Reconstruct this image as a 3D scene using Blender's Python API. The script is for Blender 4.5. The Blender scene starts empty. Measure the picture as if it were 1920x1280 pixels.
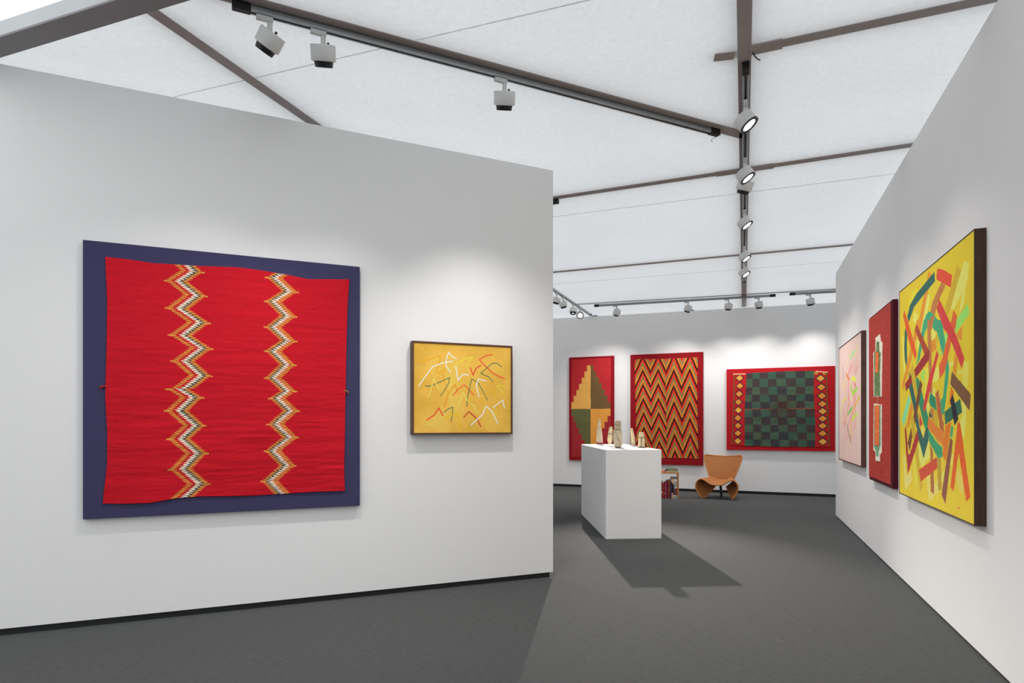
import bpy, math, random
import numpy as np
from mathutils import Matrix, Vector

# ------------------------------------------------------------------ camera, world, exposure
scene = bpy.context.scene
col = scene.collection
cam_d = bpy.data.cameras.new('camera'); cam = bpy.data.objects.new('camera', cam_d); col.objects.link(cam)
cam_d.sensor_width = 36.0; cam_d.lens = 1180 / 1920 * 36.0
cam_d.shift_y = 156 / 1920
cam_d.clip_start = 0.05; cam_d.clip_end = 200
cam.location = (0, 0, 1.37); cam.rotation_euler = (math.radians(90), 0, 0)
scene.camera = cam

world = bpy.data.worlds.new('world'); scene.world = world; world.use_nodes = True
bg = world.node_tree.nodes['Background']
bg.inputs[0].default_value = (0.97, 0.985, 1.0, 1); bg.inputs[1].default_value = 1.35
scene.view_settings.view_transform = 'Standard'; scene.view_settings.look = 'None'
scene.view_settings.exposure = 0.0; scene.view_settings.gamma = 1.0
scene.view_settings.use_curve_mapping = False
SPOT_GAIN = 3.5

# ------------------------------------------------------------------ helpers
def lin(h, g=1.0):
    out = []
    for i in (0, 2, 4):
        c = int(h[i:i+2], 16) / 255
        c = c / 12.92 if c <= 0.04045 else ((c + 0.055) / 1.055) ** 2.4
        out.append(c * g)
    k = min(1.0, 0.95 / max(out))
    return tuple(c * k for c in out)

def material(name, color, rough=0.8, metal=0.0, noise=0.0, nscale=20.0, stretch=(1, 1, 1), bump=0.0, bscale=200.0,
             emit=None, estr=0.0, attr=False, spec=0.3, weave=None, bdist=0.002):
    m = bpy.data.materials.new(name); m.use_nodes = True
    nt = m.node_tree; N = nt.nodes; L = nt.links
    p = N['Principled BSDF']
    p.inputs['Roughness'].default_value = rough; p.inputs['Metallic'].default_value = metal
    p.inputs['Specular IOR Level'].default_value = spec
    tc = N.new('ShaderNodeTexCoord')
    if attr:
        a = N.new('ShaderNodeVertexColor'); a.layer_name = 'Col'; src = a.outputs['Color']
    else:
        r = N.new('ShaderNodeRGB'); r.outputs[0].default_value = (*color, 1); src = r.outputs[0]
    if noise:
        mp = N.new('ShaderNodeMapping'); mp.inputs['Scale'].default_value = stretch
        L.new(tc.outputs['Object'], mp.inputs['Vector'])
        nz = N.new('ShaderNodeTexNoise'); nz.inputs['Scale'].default_value = nscale; nz.inputs['Detail'].default_value = 4
        L.new(mp.outputs[0], nz.inputs['Vector'])
        mr = N.new('ShaderNodeMapRange'); mr.inputs['From Min'].default_value = 0.3; mr.inputs['From Max'].default_value = 0.7
        mr.inputs['To Min'].default_value = 1 - noise; mr.inputs['To Max'].default_value = 1 + noise
        L.new(nz.outputs['Fac'], mr.inputs['Value'])
        mx = N.new('ShaderNodeVectorMath'); mx.operation = 'SCALE'
        L.new(src, mx.inputs[0]); L.new(mr.outputs[0], mx.inputs['Scale']); src = mx.outputs[0]
    L.new(src, p.inputs['Base Color'])
    if bump:
        nb = N.new('ShaderNodeTexNoise'); nb.inputs['Scale'].default_value = bscale; nb.inputs['Detail'].default_value = 2
        h = nb.outputs['Fac']
        if weave:
            mp2 = N.new('ShaderNodeMapping'); mp2.inputs['Scale'].default_value = weave
            L.new(tc.outputs['Object'], mp2.inputs['Vector']); L.new(mp2.outputs[0], nb.inputs['Vector'])
        else:
            L.new(tc.outputs['Object'], nb.inputs['Vector'])
        b = N.new('ShaderNodeBump'); b.inputs['Strength'].default_value = bump; b.inputs['Distance'].default_value = bdist
        L.new(h, b.inputs['Height']); L.new(b.outputs[0], p.inputs['Normal'])
    if emit:
        p.inputs['Emission Color'].default_value = (*emit, 1); p.inputs['Emission Strength'].default_value = estr
    return m

def link_mesh(name, verts, faces, mat, parent=None, smooth=False, colors=None):
    me = bpy.data.meshes.new(name)
    if isinstance(faces, np.ndarray):
        v = np.asarray(verts, dtype=np.float32); n = len(faces)
        me.vertices.add(len(v)); me.vertices.foreach_set('co', v.ravel())
        me.loops.add(n * 4); me.loops.foreach_set('vertex_index', faces.astype(np.int32).ravel())
        me.polygons.add(n); me.polygons.foreach_set('loop_start', np.arange(0, n * 4, 4, dtype=np.int32))
        me.update(calc_edges=True)
    else:
        me.from_pydata([tuple(x) for x in verts], [], faces)
    if smooth:
        me.polygons.foreach_set('use_smooth', np.ones(len(me.polygons), dtype=bool))
    if colors is not None:
        ca = me.color_attributes.new('Col', 'FLOAT_COLOR', 'POINT')
        c4 = np.ones((len(me.vertices), 4), dtype=np.float32); c4[:, :3] = colors
        ca.data.foreach_set('color', c4.ravel())
    me.update()
    if mat: me.materials.append(mat)
    o = bpy.data.objects.new(name, me); col.objects.link(o)
    if parent: o.parent = parent
    return o

class MB:
    """collects simple shapes into one mesh"""
    def __init__(s): s.v = []; s.f = []
    def add(s, vs, fs):
        k = len(s.v); s.v += [tuple(x) for x in vs]; s.f += [tuple(i + k for i in f) for f in fs]; return s
    def box(s, x0, x1, y0, y1, z0, z1, M=None):
        vs = [Vector((x, y, z)) for z in (z0, z1) for y in (y0, y1) for x in (x0, x1)]
        if M: vs = [M @ v for v in vs]
        return s.add(vs, [(0, 2, 3, 1), (4, 5, 7, 6), (0, 1, 5, 4), (2, 6, 7, 3), (0, 4, 6, 2), (1, 3, 7, 5)])
    def prism(s, pts, z0, z1):
        n = len(pts)
        z1s = z1 if isinstance(z1, (list, tuple)) else [z1] * n
        vs = [(p[0], p[1], z0) for p in pts] + [(p[0], p[1], z1s[i]) for i, p in enumerate(pts)]
        area = sum(pts[i][0] * pts[(i + 1) % n][1] - pts[(i + 1) % n][0] * pts[i][1] for i in range(n))
        fs = [tuple(range(n - 1, -1, -1)), tuple(range(n, 2 * n))] + [(i, (i + 1) % n, n + (i + 1) % n, n + i) for i in range(n)]
        if area < 0: fs = [tuple(reversed(f)) for f in fs]
        return s.add(vs, fs)
    def lathe(s, prof, n=32, M=None):
        vs = []; fs = []
        for r, z in prof:
            for i in range(n):
                a = 2 * math.pi * i / n; v = Vector((r * math.cos(a), r * math.sin(a), z)); vs.append(M @ v if M else v)
        for j in range(len(prof) - 1):
            for i in range(n):
                a = j * n + i; b = j * n + (i + 1) % n; fs.append((a, b, b + n, a + n))
        fs.append(tuple(range(n - 1, -1, -1))); fs.append(tuple(range((len(prof) - 1) * n, len(prof) * n)))
        return s.add(vs, fs)
    def tube(s, path, r, n=10, closed=False):
        path = [Vector(p) for p in path]; m = len(path); vs = []; fs = []
        rs = r if isinstance(r, (list, tuple)) else [r] * m
        up = Vector((0.13, 0.21, 0.97))
        for k, p in enumerate(path):
            a = path[(k - 1) % m] if (closed or k > 0) else p; b = path[(k + 1) % m] if (closed or k < m - 1) else p
            t = (b - a).normalized(); u = t.cross(up).normalized(); w = u.cross(t)
            for i in range(n):
                q = 2 * math.pi * i / n; vs.append(p + (u * math.cos(q) + w * math.sin(q)) * rs[k])
        for k in range(m if closed else m - 1):
            for i in range(n):
                a = k * n + i; b = k * n + (i + 1) % n; c = ((k + 1) % m) * n + (i + 1) % n; d = ((k + 1) % m) * n + i
                fs.append((a, b, c, d))
        if not closed: fs.append(tuple(range(n - 1, -1, -1))); fs.append(tuple(range((m - 1) * n, m * n)))
        return s.add(vs, fs)
    def build(s, name, mat, parent=None, smooth=False, bevel=0.0):
        o = link_mesh(name, s.v, s.f, mat, parent, False)
        if bevel:
            b = o.modifiers.new('bevel', 'BEVEL'); b.width = bevel; b.segments = 2; b.limit_method = 'ANGLE'
        if smooth:
            o.data.polygons.foreach_set('use_smooth', np.ones(len(o.data.polygons), dtype=bool))
            o.data.set_sharp_from_angle(angle=math.radians(40))
        return o

def tag(o, label=None, cat=None, group=None, kind=None):
    if label: o['label'] = label
    if cat: o['category'] = cat
    if group: o['group'] = group
    if kind: o['kind'] = kind
    return o

def empty(name, loc, rz=0.0):
    o = bpy.data.objects.new(name, None); col.objects.link(o); o.location = loc; o.rotation_euler = (0, 0, rz)
    o.empty_display_size = 0.1
    return o

def rot_to(d):
    """matrix whose -Z axis points along d"""
    return Vector(d).normalized().to_track_quat('-Z', 'Y').to_matrix().to_4x4()

_rng = np.random.RandomState(7)
def vnoise(x, y, seed=0, octaves=3):
    out = np.zeros(np.broadcast(x, y).shape); amp = 1.0; tot = 0
    for o in range(octaves):
        R = np.random.RandomState(seed * 13 + o).rand(256, 256)
        xi = np.floor(x).astype(int); yi = np.floor(y).astype(int); fx = x - xi; fy = y - yi
        fx = fx * fx * (3 - 2 * fx); fy = fy * fy * (3 - 2 * fy)
        g = lambda a, b: R[a % 256, b % 256]
        v = (g(xi, yi) * (1 - fx) + g(xi + 1, yi) * fx) * (1 - fy) + (g(xi, yi + 1) * (1 - fx) + g(xi + 1, yi + 1) * fx) * fy
        out += amp * (v - 0.5); tot += amp; amp *= 0.5; x = x * 2.03 + 17; y = y * 2.03 + 31
    return out / tot * 2

# ------------------------------------------------------------------ materials
M_wall = material('white_wall_paint', (0.87, 0.87, 0.87), 0.9, noise=0.012, nscale=1.2, bump=0.05, bscale=300, spec=0.1)
M_floor = material('grey_carpet', (0.090, 0.0925, 0.093), 0.95, noise=0.16, nscale=60, stretch=(0.35, 2.2, 1), bump=0.5, bscale=500, spec=0.05)
M_black = material('black_baseboard', (0.018, 0.02, 0.022), 0.7, noise=0.1)
M_beam = material('brown_grey_beam', (0.40, 0.355, 0.35), 0.7, noise=0.03, nscale=3)
M_track = material('aluminium_track', (0.34, 0.36, 0.37), 0.33, metal=0.8, noise=0.03)
M_slot = material('dark_track_slot', (0.02, 0.02, 0.022), 0.5, noise=0.1)
M_cap = material('black_plastic', (0.012, 0.012, 0.013), 0.45, noise=0.1)
M_head = material('white_lamp_housing', (0.74, 0.75, 0.74), 0.5, noise=0.02)
M_stem = material('white_lamp_stem', (0.68, 0.69, 0.68), 0.5, noise=0.02)
M_ring = material('black_lamp_ring', (0.02, 0.02, 0.022), 0.4, noise=0.1)
M_lens = material('lit_lamp_lens', (0.9, 0.9, 0.88), 0.3, emit=(1.0, 0.96, 0.9), estr=12, noise=0.01)
M_plinth = material('white_plinth_paint', (0.86, 0.86, 0.86), 0.75, noise=0.01, nscale=2, spec=0.2)
M_frame = material('dark_walnut_frame', (0.055, 0.028, 0.018), 0.55, noise=0.25, nscale=8, stretch=(8, 8, 1))
M_frame2 = material('walnut_strip_frame', (0.11, 0.05, 0.035), 0.55, noise=0.2, nscale=12)
M_art = material('painted_canvas', (1, 1, 1), 0.75, attr=True, bump=0.25, bscale=700, noise=0.02, nscale=30, bdist=0.001)
M_cloth = material('woven_textile', (1, 1, 1), 0.95, attr=True, bump=0.5, bscale=60, weave=(1.2, 1, 14), noise=0.09, nscale=90, stretch=(0.5, 1, 3), spec=0.05, bdist=0.003)
M_metal = material('dark_display_metal', (0.10, 0.085, 0.075), 0.45, metal=0.7, noise=0.1)

def fabric_material(name, T=0.64, D=0.30, tint=(0.96, 0.985, 1.0)):
    m = bpy.data.materials.new(name); m.use_nodes = True; nt = m.node_tree; N = nt.nodes; L = nt.links
    N.remove(N['Principled BSDF']); out = N['Material Output']
    tc = N.new('ShaderNodeTexCoord')
    n1 = N.new('ShaderNodeTexNoise'); n1.inputs['Scale'].default_value = 26; n1.inputs['Detail'].default_value = 5; n1.inputs['Roughness'].default_value = 0.65
    n2 = N.new('ShaderNodeTexNoise'); n2.inputs['Scale'].default_value = 0.8; n2.inputs['Detail'].default_value = 2
    L.new(tc.outputs['Object'], n1.inputs['Vector']); L.new(tc.outputs['Object'], n2.inputs['Vector'])
    a = N.new('ShaderNodeMapRange'); a.inputs['From Min'].default_value = 0.3; a.inputs['From Max'].default_value = 0.7
    a.inputs['To Min'].default_value = 0.945; a.inputs['To Max'].default_value = 1.055
    b = N.new('ShaderNodeMapRange'); b.inputs['From Min'].default_value = 0.3; b.inputs['From Max'].default_value = 0.7
    b.inputs['To Min'].default_value = 0.97; b.inputs['To Max'].default_value = 1.03
    L.new(n1.outputs['Fac'], a.inputs['Value']); L.new(n2.outputs['Fac'], b.inputs['Value'])
    mu = N.new('ShaderNodeMath'); mu.operation = 'MULTIPLY'; L.new(a.outputs[0], mu.inputs[0]); L.new(b.outputs[0], mu.inputs[1])
    vs = N.new('ShaderNodeVectorMath'); vs.operation = 'SCALE'; vs.inputs[0].default_value = [c * T for c in tint]; L.new(mu.outputs[0], vs.inputs['Scale'])
    tr = N.new('ShaderNodeBsdfTranslucent'); L.new(vs.outputs[0], tr.inputs['Color'])
    df = N.new('ShaderNodeBsdfDiffuse'); df.inputs['Color'].default_value = (D, D, D, 1)
    ad = N.new('ShaderNodeAddShader'); L.new(tr.outputs[0], ad.inputs[0]); L.new(df.outputs[0], ad.inputs[1])
    L.new(ad.outputs[0], out.inputs['Surface'])
    return m
M_fabric = fabric_material('translucent_ceiling_fabric', 0.50, 0.16)
M_seam = fabric_material('doubled_fabric_seam', 0.62, 0.30)

# ------------------------------------------------------------------ structure
WL0, WL1 = Vector((-3.321, 4.082)), Vector((0.37, 5.672)); dL = (WL1 - WL0).normalized()
WR0, WR1 = Vector((2.632, 3.34)), Vector((4.863, 9.454)); dR = (WR1 - WR0).normalized()
WB0, WB1 = Vector((0.953, 14.057)), Vector((6.115, 11.887)); dB = (WB1 - WB0).normalized()
nL = Vector((dL.y, -dL.x)); nR = Vector((-dR.y, dR.x)); nB = Vector((dB.y, -dB.x))
CZ = 3.80

def wall(name, a, b, n, za, zb, z0, t=0.12):
    """box wall, a and b on the visible face, n points to the visible side"""
    o = MB().prism([a, b, b - n * t, a - n * t], z0, [za, zb, zb, za]).build(name, M_wall)
    return tag(o, kind='structure')
fl = MB().box(-12, 14, -7, 20, -0.1, 0.0).build('floor', M_floor); tag(fl, kind='structure')
wall('wall_left', WL0 - dL * 1.6, WL1, nL, 3.73, 3.66, 0.045)
wall('wall_right', WR0 - dR * 2.2, WR1, nR, 3.735, 3.64, 0.016, 0.14)
wall('wall_back', WB0 - dB * 2.6, WB1 + dB * 3.2, nB, 3.77, 3.64, 0.055)
# walls that close the stand where the photograph does not look
LR0 = Vector((-3.0, 6.6)); LR1 = LR0 + dR * 9.2
LRn = Vector((dR.y, -dR.x))
wall('wall_left_rear', LR0, LR1, LRn, 3.74, 3.74, 0.05)
RR0 = WR1 + Vector((2.3, -0.9)); wall('wall_right_rear', RR0, RR0 + dR * 3.6, -LRn, 3.7, 3.7, 0.05)
wall('wall_aisle', Vector((-8, -5.5)), Vector((9, -5.5)), Vector((0, 1)), 3.7, 3.7, 0.05)

def base(name, a, b, n, rec, z1):
    o = MB().prism([a - n * rec, b - n * rec, b - n * 0.10, a - n * 0.10], 0.0, z1).build(name, M_black)
    return tag(o, kind='structure')
base('baseboard_left', WL0 - dL * 1.6, WL1 - dL * 0.03, nL, 0.012, 0.047)
base('baseboard_right', WR0 - dR * 2.2, WR1 - dR * 0.02, nR, 0.010, 0.018)
base('baseboard_back', WB0 - dB * 2.6, WB1 + dB * 3.2, nB, 0.012, 0.057)

# ceiling: translucent scrim stretched over the beams, sewn from strips
hd = (Vector((-1.756, 3.454)) - Vector((-3.256, 4.002))).normalized()      # header direction
hn = Vector((-hd.y, hd.x))                                                # into the stand
H0 = Vector((-3.256, 4.002))
def at_h(s, k): return H0 + hd * s + hn * k
ce = MB().add([(*at_h(-4, -0.02), CZ), (*at_h(13, -0.02), CZ), (*at_h(13, 16), CZ), (*at_h(-4, 16), CZ)], [(0, 1, 2, 3)]).build('ceiling', M_fabric)
tag(ce, kind='structure')
for a, b in (((-2.485, 4.655), (0.279, 3.657)), ((0.48, 7.352), (3.715, 6.088)), ((0.736, 10.861), (4.844, 9.371))):
    a = Vector(a); b = Vector(b); d = (b - a).normalized(); n = Vector((-d.y, d.x)) * 0.0035
    a -= d * 1.5; b += d * 4.0
    MB().prism([a - n, b - n, b + n, a + n], CZ - 0.004, CZ - 0.001).build('seam', M_seam, ce)

# beams lying over the scrim
def beam(label, a, b, w, group=None, z0=CZ - 0.006, z1=CZ + 0.10, sleeves=()):
    a = Vector(a); b = Vector(b); c = a; d = (b - a); L = d.length; d.normalize()
    root = empty('ceiling_beam', (a.x, a.y, z0), math.atan2(d.y, d.x)); tag(root, label, 'beam', group)
    MB().box(0, L, -w / 2, w / 2, 0, z1 - z0).build('bar', M_beam, root, bevel=0.003)
    for s, l in sleeves:
        MB().box(s - l / 2, s + l / 2, -w / 2 - 0.012, w / 2 + 0.012, -0.004, z1 - z0 + 0.004).build('joint_sleeve', M_beam, root, bevel=0.002)
    return root
mdir = (Vector((4.677, 12.688)) - Vector((1.331, 3.602))).normalized()
m0 = Vector((1.331, 3.602)) - mdir * 1.55
beam('long brown grey beam running front to back above the row of lit spotlights', m0, Vector((4.677, 12.688)) + mdir * 0.3, 0.085)
b2a, b2b = Vector((0.44, 6.747)), Vector((3.481, 5.462)); b2d = (b2b - b2a).normalized()
pm = lambda t: b2a + b2d * t
# crossing point of beam 2 with the main beam
def cross(a, d, b, e):
    k = ((b.x - a.x) * e.y - (b.y - a.y) * e.x) / (d.x * e.y - d.y * e.x); return k
k2 = cross(b2a, b2d, m0, mdir)
beam('brown grey cross beam passing behind the second lit spotlight, from left wall end to right wall', b2a - b2d * 3.2, b2b + b2d * 0.6, 0.085, sleeves=((3.2 + k2 - 0.15, 0.22), (3.2 + k2 + 0.15, 0.22)))
b3a, b3b = Vector((0.654, 10.026)), Vector((4.601, 8.483)); b3d = (b3b - b3a).normalized()
beam('thin brown grey cross beam behind the fifth lit spotlight, deeper in the stand', b3a - b3d * 3.5, b3b + b3d * 1.5, 0.075)
b1a, b1b = Vector((1.555, 4.075)), Vector((2.791, 3.565)); b1d = (b1b - b1a).normalized()
beam('short brown grey cross beam from the track start to the top of the right wall', b1a - b1d * 0.02, b1b + b1d * 0.5, 0.085, sleeves=((0.10, 0.2),))
beam('stubby brown grey beam end left of the long front to back beam', (1.338, 4.165), (1.462, 4.14), 0.085)
dg = (Vector((-1.606, 5.066)) - Vector((-2.113, 3.705))).normalized()
beam('brown grey diagonal beam at upper left meeting the top of the left wall', Vector((-2.113, 3.705)) - dg * 0.02, Vector((-1.606, 5.066)) + dg * 4.5, 0.085)
beam('brown grey beam above the long aluminium track near the left wall', (-2.335, 3.215), (1.96, 5.29), 0.11)
b4d = Vector((4.05, -1.24)).normalized()
beam('thin brown grey cross beam just above the rear light track', Vector((1.30, 12.70)), Vector((5.72, 11.28)) + b4d * 1.5, 0.05)

# header at the open front of the stand
hr = empty('stand_header', (*H0, 3.70), math.atan2(hd.y, hd.x)); tag(hr, 'heavy grey header beam with pale face at upper left corner', 'beam')
M_head_face = material('pale_grey_header_face', (0.60, 0.63, 0.64), 0.7, noise=0.03, nscale=3)
M_head_bot = material('shade_grey_header_underside', (0.27, 0.265, 0.27), 0.6, noise=0.03, nscale=3)  # darker than the face: shade under the header put into the colour
MB().box(-4, 12, -0.142, -0.002, 0.012, 0.098).build('fascia', M_head_face, hr)
MB().box(-4, 12, -0.142, -0.002, 0.0, 0.0115).build('underside_shade', M_head_bot, hr)  # thin layer added to carry the painted shade of the underside

# small clips on the wall tops
def on_back(s, off=0.0): return WB0 + dB * s + nB * off
ncl = 0
for s, lab in ((0.92, 'small dark clip on top of the back wall above the tall stepped textile'), (5.2, 'small dark clip on top of the back wall right of the long beam'), (2.95, 'small dark clip on top of the back wall near the middle lamp')):
    p = on_back(s, -0.03); zt = 3.77 + (3.64 - 3.77) * (s + 2.6) / 11.4
    o = MB().box(-0.05, 0.05, -0.03, 0.03, 0, 0.02).build('wall_clip', M_black); o.location = (p.x, p.y, zt); o.rotation_euler.z = math.atan2(dB.y, dB.x)
    tag(o, lab, 'clip')

# ------------------------------------------------------------------ light tracks
TZ = 3.780; KT = 1.0212
def track(label, a, b, cap0=True, cap1=True, group=None):
    a = Vector(a) * KT; b = Vector(b) * KT; d = b - a; L = d.length
    root = empty('light_track', (a.x, a.y, TZ - 0.03), math.atan2(d.y, d.x)); tag(root, label, 'light track', group)
    # open channel: rounded aluminium body with a dark slot below
    prof = [(-0.019, 0.0), (-0.022, 0.009), (-0.022, 0.030), (-0.015, 0.043), (0.015, 0.043), (0.022, 0.030), (0.022, 0.009), (0.019, 0.0), (0.008, 0.0), (0.008, 0.014), (-0.008, 0.014), (-0.008, 0.0)]
    n = len(prof); v = [(0, y, z) for y, z in prof] + [(L, y, z) for y, z in prof]
    f = [(i, (i + 1) % n, n + (i + 1) % n, n + i) for i in range(n)]
    f = [tuple(reversed(q)) for q in f]
    MB().add(v, f + [tuple(range(n)), tuple(range(2 * n - 1, n - 1, -1))]).build('rail', M_track, root)
    MB().box(0, L, -0.0075, 0.0075, 0.006, 0.0135).build('slot', M_slot, root)
    k = 0
    for on, x0, x1 in ((cap0, -0.10, 0.0), (cap1, L, L + 0.10)):
        if on: MB().box(x0, x1, -0.0235, 0.0235, -0.004, 0.0435).build('end_cap', M_cap, root, bevel=0.005)
    return root
track('long aluminium light track with three spotlights in front of the left wall', (-1.478, 3.561), (1.579, 5.036))
TM0, TM1 = Vector((1.560, 4.20)), Vector((3.78, 10.25))
track('aluminium light track under the long beam carrying six white spotlights', TM0, TM1)
track('aluminium light track along the back wall carrying four white spotlights', (1.72, 12.41), (4.70, 11.47))
track('short aluminium light track at the far right above the back wall', (5.09, 11.30), (7.2, 10.62), cap1=False)
track('aluminium light track running to the back wall behind the end of the left wall', (-0.30, 8.28), (1.66, 13.40), cap0=False)
track('light track hidden behind the left wall with one black end visible', (0.40, 6.655), (-2.0, 7.67), cap0=True, cap1=False)

# ------------------------------------------------------------------ spotlights
def spotlight(label, p, target, tdir, power, lit=True, size=62, group=None, blend=1.0, warm=(1.0, 0.965, 0.925), wash=True):
    """p: point on the track axis; the head hangs on a stem and points at target"""
    ang = math.atan2(tdir[1], tdir[0]); p = (p[0] * KT, p[1] * KT)
    root = empty('spotlight', (p[0], p[1], TZ - 0.03), ang); tag(root, label, 'spotlight', group)
    MB().box(-0.075, 0.018, -0.0145, 0.0145, -0.028, -0.0006).build('track_adapter', M_stem, root, bevel=0.004)
    MB().lathe([(0.0150, -0.120), (0.0150, -0.03)], 16).build('stem', M_stem, root, smooth=True)
    Rz = Matrix.Rotation(-ang, 4, 'Z')
    hinge = Vector((0, 0, -0.130)); wp = Vector((p[0], p[1], TZ - 0.03)) + hinge
    d = (Vector(target) - wp).normalized(); dl = (Rz.to_3x3() @ d)
    M = Matrix.Translation(hinge) @ rot_to(dl) @ Matrix.Translation((0, 0, 0.044))
    MB().lathe([(0.070, -0.088), (0.072, -0.084), (0.074, -0.080), (0.074, -0.004), (0.071, 0.0)], 40, M).build('housing', M_head, root, smooth=True)
    MB().lathe([(0.007, 0.001), (0.007, 0.014)], 10, M @ Matrix.Translation((0.03, 0.02, 0))).build('knob', M_cap, root)
    if lit == 'recessed' or lit is True:
        rg = MB(); n = 36
        for r, z in ((0.0735, -0.0885), (0.066, -0.0885), (0.048, -0.101)): pass
        prof = [(0.0730, -0.089), (0.0730, -0.094), (0.0690, -0.094), (0.0500, -0.0885), (0.0500, -0.062), (0.0730, -0.062)]
        vs = []; fs = []
        for r, z in prof:
            for i in range(n):
                a = 2 * math.pi * i / n; vs.append(M @ Vector((r * math.cos(a), r * math.sin(a), z)))
        m = len(prof)
        for j in range(m):
            for i in range(n):
                fs.append((j * n + i, ((j + 1) % m) * n + i, ((j + 1) % m) * n + (i + 1) % n, j * n + (i + 1) % n))
        rg.add(vs, fs).build('lamp_ring', M_ring, root, smooth=True)
        MB().lathe([(0.0495, -0.0882), (0.0495, -0.0700)], 32, M).build('lens', M_lens, root)
    else:
        vs = []; fs = []; n = 36
        for r, z in ((0.058, -0.0870), (0.052, -0.120), (0.049, -0.120), (0.049, -0.0870)):
            for i in range(n):
                a = 2 * math.pi * i / n; vs.append(M @ Vector((r * math.cos(a), r * math.sin(a), z)))
        for j in range(4):
            for i in range(n): fs.append((j * n + i, ((j + 1) % 4) * n + i, ((j + 1) % 4) * n + (i + 1) % n, j * n + (i + 1) % n))
        MB().add(vs, fs).build('lamp_ring', M_ring, root, smooth=True)
        MB().lathe([(0.026, -0.0900), (0.026, -0.0882)], 28, M).build('lens', M_lens, root)
    # wall-wash optics: the beam leaves the head steeper than the housing points
    dw = dl if not wash else (Rz.to_3x3() @ (Vector((target[0], target[1], -0.8)) - wp).normalized())
    if True:
        ld = bpy.data.lights.new('lamp_light', 'SPOT'); ld.energy = power * SPOT_GAIN; ld.spot_size = math.radians(size); ld.spot_blend = blend
        ld.shadow_soft_size = 0.035; ld.color = warm
        lo = bpy.data.objects.new('lamp_light', ld); col.objects.link(lo); lo.parent = root
        lo.matrix_local = Matrix.Translation(hinge) @ rot_to(dl) @ Matrix.Translation((0, 0, -0.10)) @ rot_to(dl).inverted() @ rot_to(dw)
    return root
tn = Vector((1.579 + 1.38, 5.036 - 3.608)).normalized(); tn0 = Vector((-1.38, 3.608))
def on_near(x): return tn0 + tn * ((x + 1.38) / tn.x)
sp = spotlight
P1 = on_near(-1.387); P2 = on_near(-1.12); P3 = on_near(-0.051)
sp('white spotlight tilted left, first on the long track near the left wall', P1, (-2.75, 4.30, 1.90), tn, 17, lit=False, size=92)
sp('white spotlight nearly upright, second on the long track near the left wall', P2, (-1.32, 4.97, 1.3), tn, 17, lit=False, size=92)
sp('white spotlight hanging alone at the middle of the long track', P3, (-0.15, 5.45, 1.4), tn, 30, lit=False, size=92)
tm = (TM1 - TM0).normalized()
def on_main(y): return TM0 + tm * ((y - TM0.y) / tm.y)
for y, tg, pw, lab in ((4.57, (3.0, 4.1, 1.75), 13, 'lit white spotlight, nearest and largest on the track under the long beam'),
                       (5.55, (3.3, 5.2, 1.75), 18, 'lit white spotlight overlapping the unlit looking one, under the second beam crossing'),
                       (6.87, (3.8, 6.5, 1.75), 20, 'lit white spotlight between the second and third beam crossings'),
                       (8.25, (4.3, 7.8, 1.75), 25, 'lit white spotlight in front of the third beam crossing'),
                       (9.11, (4.6, 8.6, 1.75), 24, 'lit white spotlight, farthest and smallest on the track under the long beam')):
    sp(lab, on_main(y), tg, tm, pw, lit=True, size=98)
sp('white spotlight turned away with black ring at lower left, just behind a lit one', on_main(5.80), (1.46, 7.5, 0.15), tm, 38, lit=False, size=46, wash=False)
tb = (Vector((4.70, 11.47)) - Vector((1.72, 12.41))).normalized()
def on_tb(x, a=Vector((1.72, 12.41)), d=tb): return a + d * ((x - a.x) / d.x)
sp('small white spotlight above the tall stepped textile, tilted right', on_tb(2.05), (1.6, 13.8, 1.6), tb, 25, lit=False, size=108)
sp('small white spotlight above the right part of the zigzag textile', on_tb(3.33), (3.0, 13.2, 1.6), tb, 20, lit=False, size=108)
sp('small white spotlight on the back track just left of the long beam', on_tb(4.02), (4.15, 12.7, 1.6), tb, 17, lit=False, size=108)
sp('small white spotlight on the back track beside its right black end', on_tb(4.52), (5.0, 12.35, 1.6), tb, 17, lit=False, size=108)
sp('small white spotlight on the short track at far right', on_tb(5.32, Vector((5.09, 11.30)), Vector((2.11, -0.68)).normalized()), (5.9, 12.0, 1.6), Vector((2.11, -0.68)).normalized(), 18, lit=False, size=108)
tl = (Vector((1.66, 13.40)) - Vector((-0.30, 8.28))).normalized()
def on_tl(y): return Vector((-0.30, 8.28)) + tl * ((y - 8.28) / tl.y)
sp('white spotlight partly hidden by the end of the left wall, black ring down left', on_tl(11.12), (0.1, 11.9, 0.5), tl, 22, lit=False, size=90, wash=False)
sp('white spotlight second from the left wall end on the receding track', on_tl(11.50), (1.9, 12.6, 0.0), tl, 22, lit=False, size=100, wash=False)
sp('white spotlight with bright glare beside it on the receding track', on_tl(12.15), (0.9, 11.6, 0.2), tl, 22, lit=False, size=100, wash=False)
sp('glaring spotlight facing the camera at the end of the receding track', on_tl(12.62), (1.6, 6.1, 0.0), tl, 950, lit=True, size=34, blend=1.0, warm=(1.0, 0.92, 0.83), wash=False)
hid = Vector((-2.4, 1.015)).normalized()
hp = Vector((0.40, 6.655)) + hid * 1.0
sp('spotlight on the track hidden behind the left wall', hp, (0.9, 4.2, 0.0), hid, 12, lit=False, size=58, wash=False)

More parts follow.
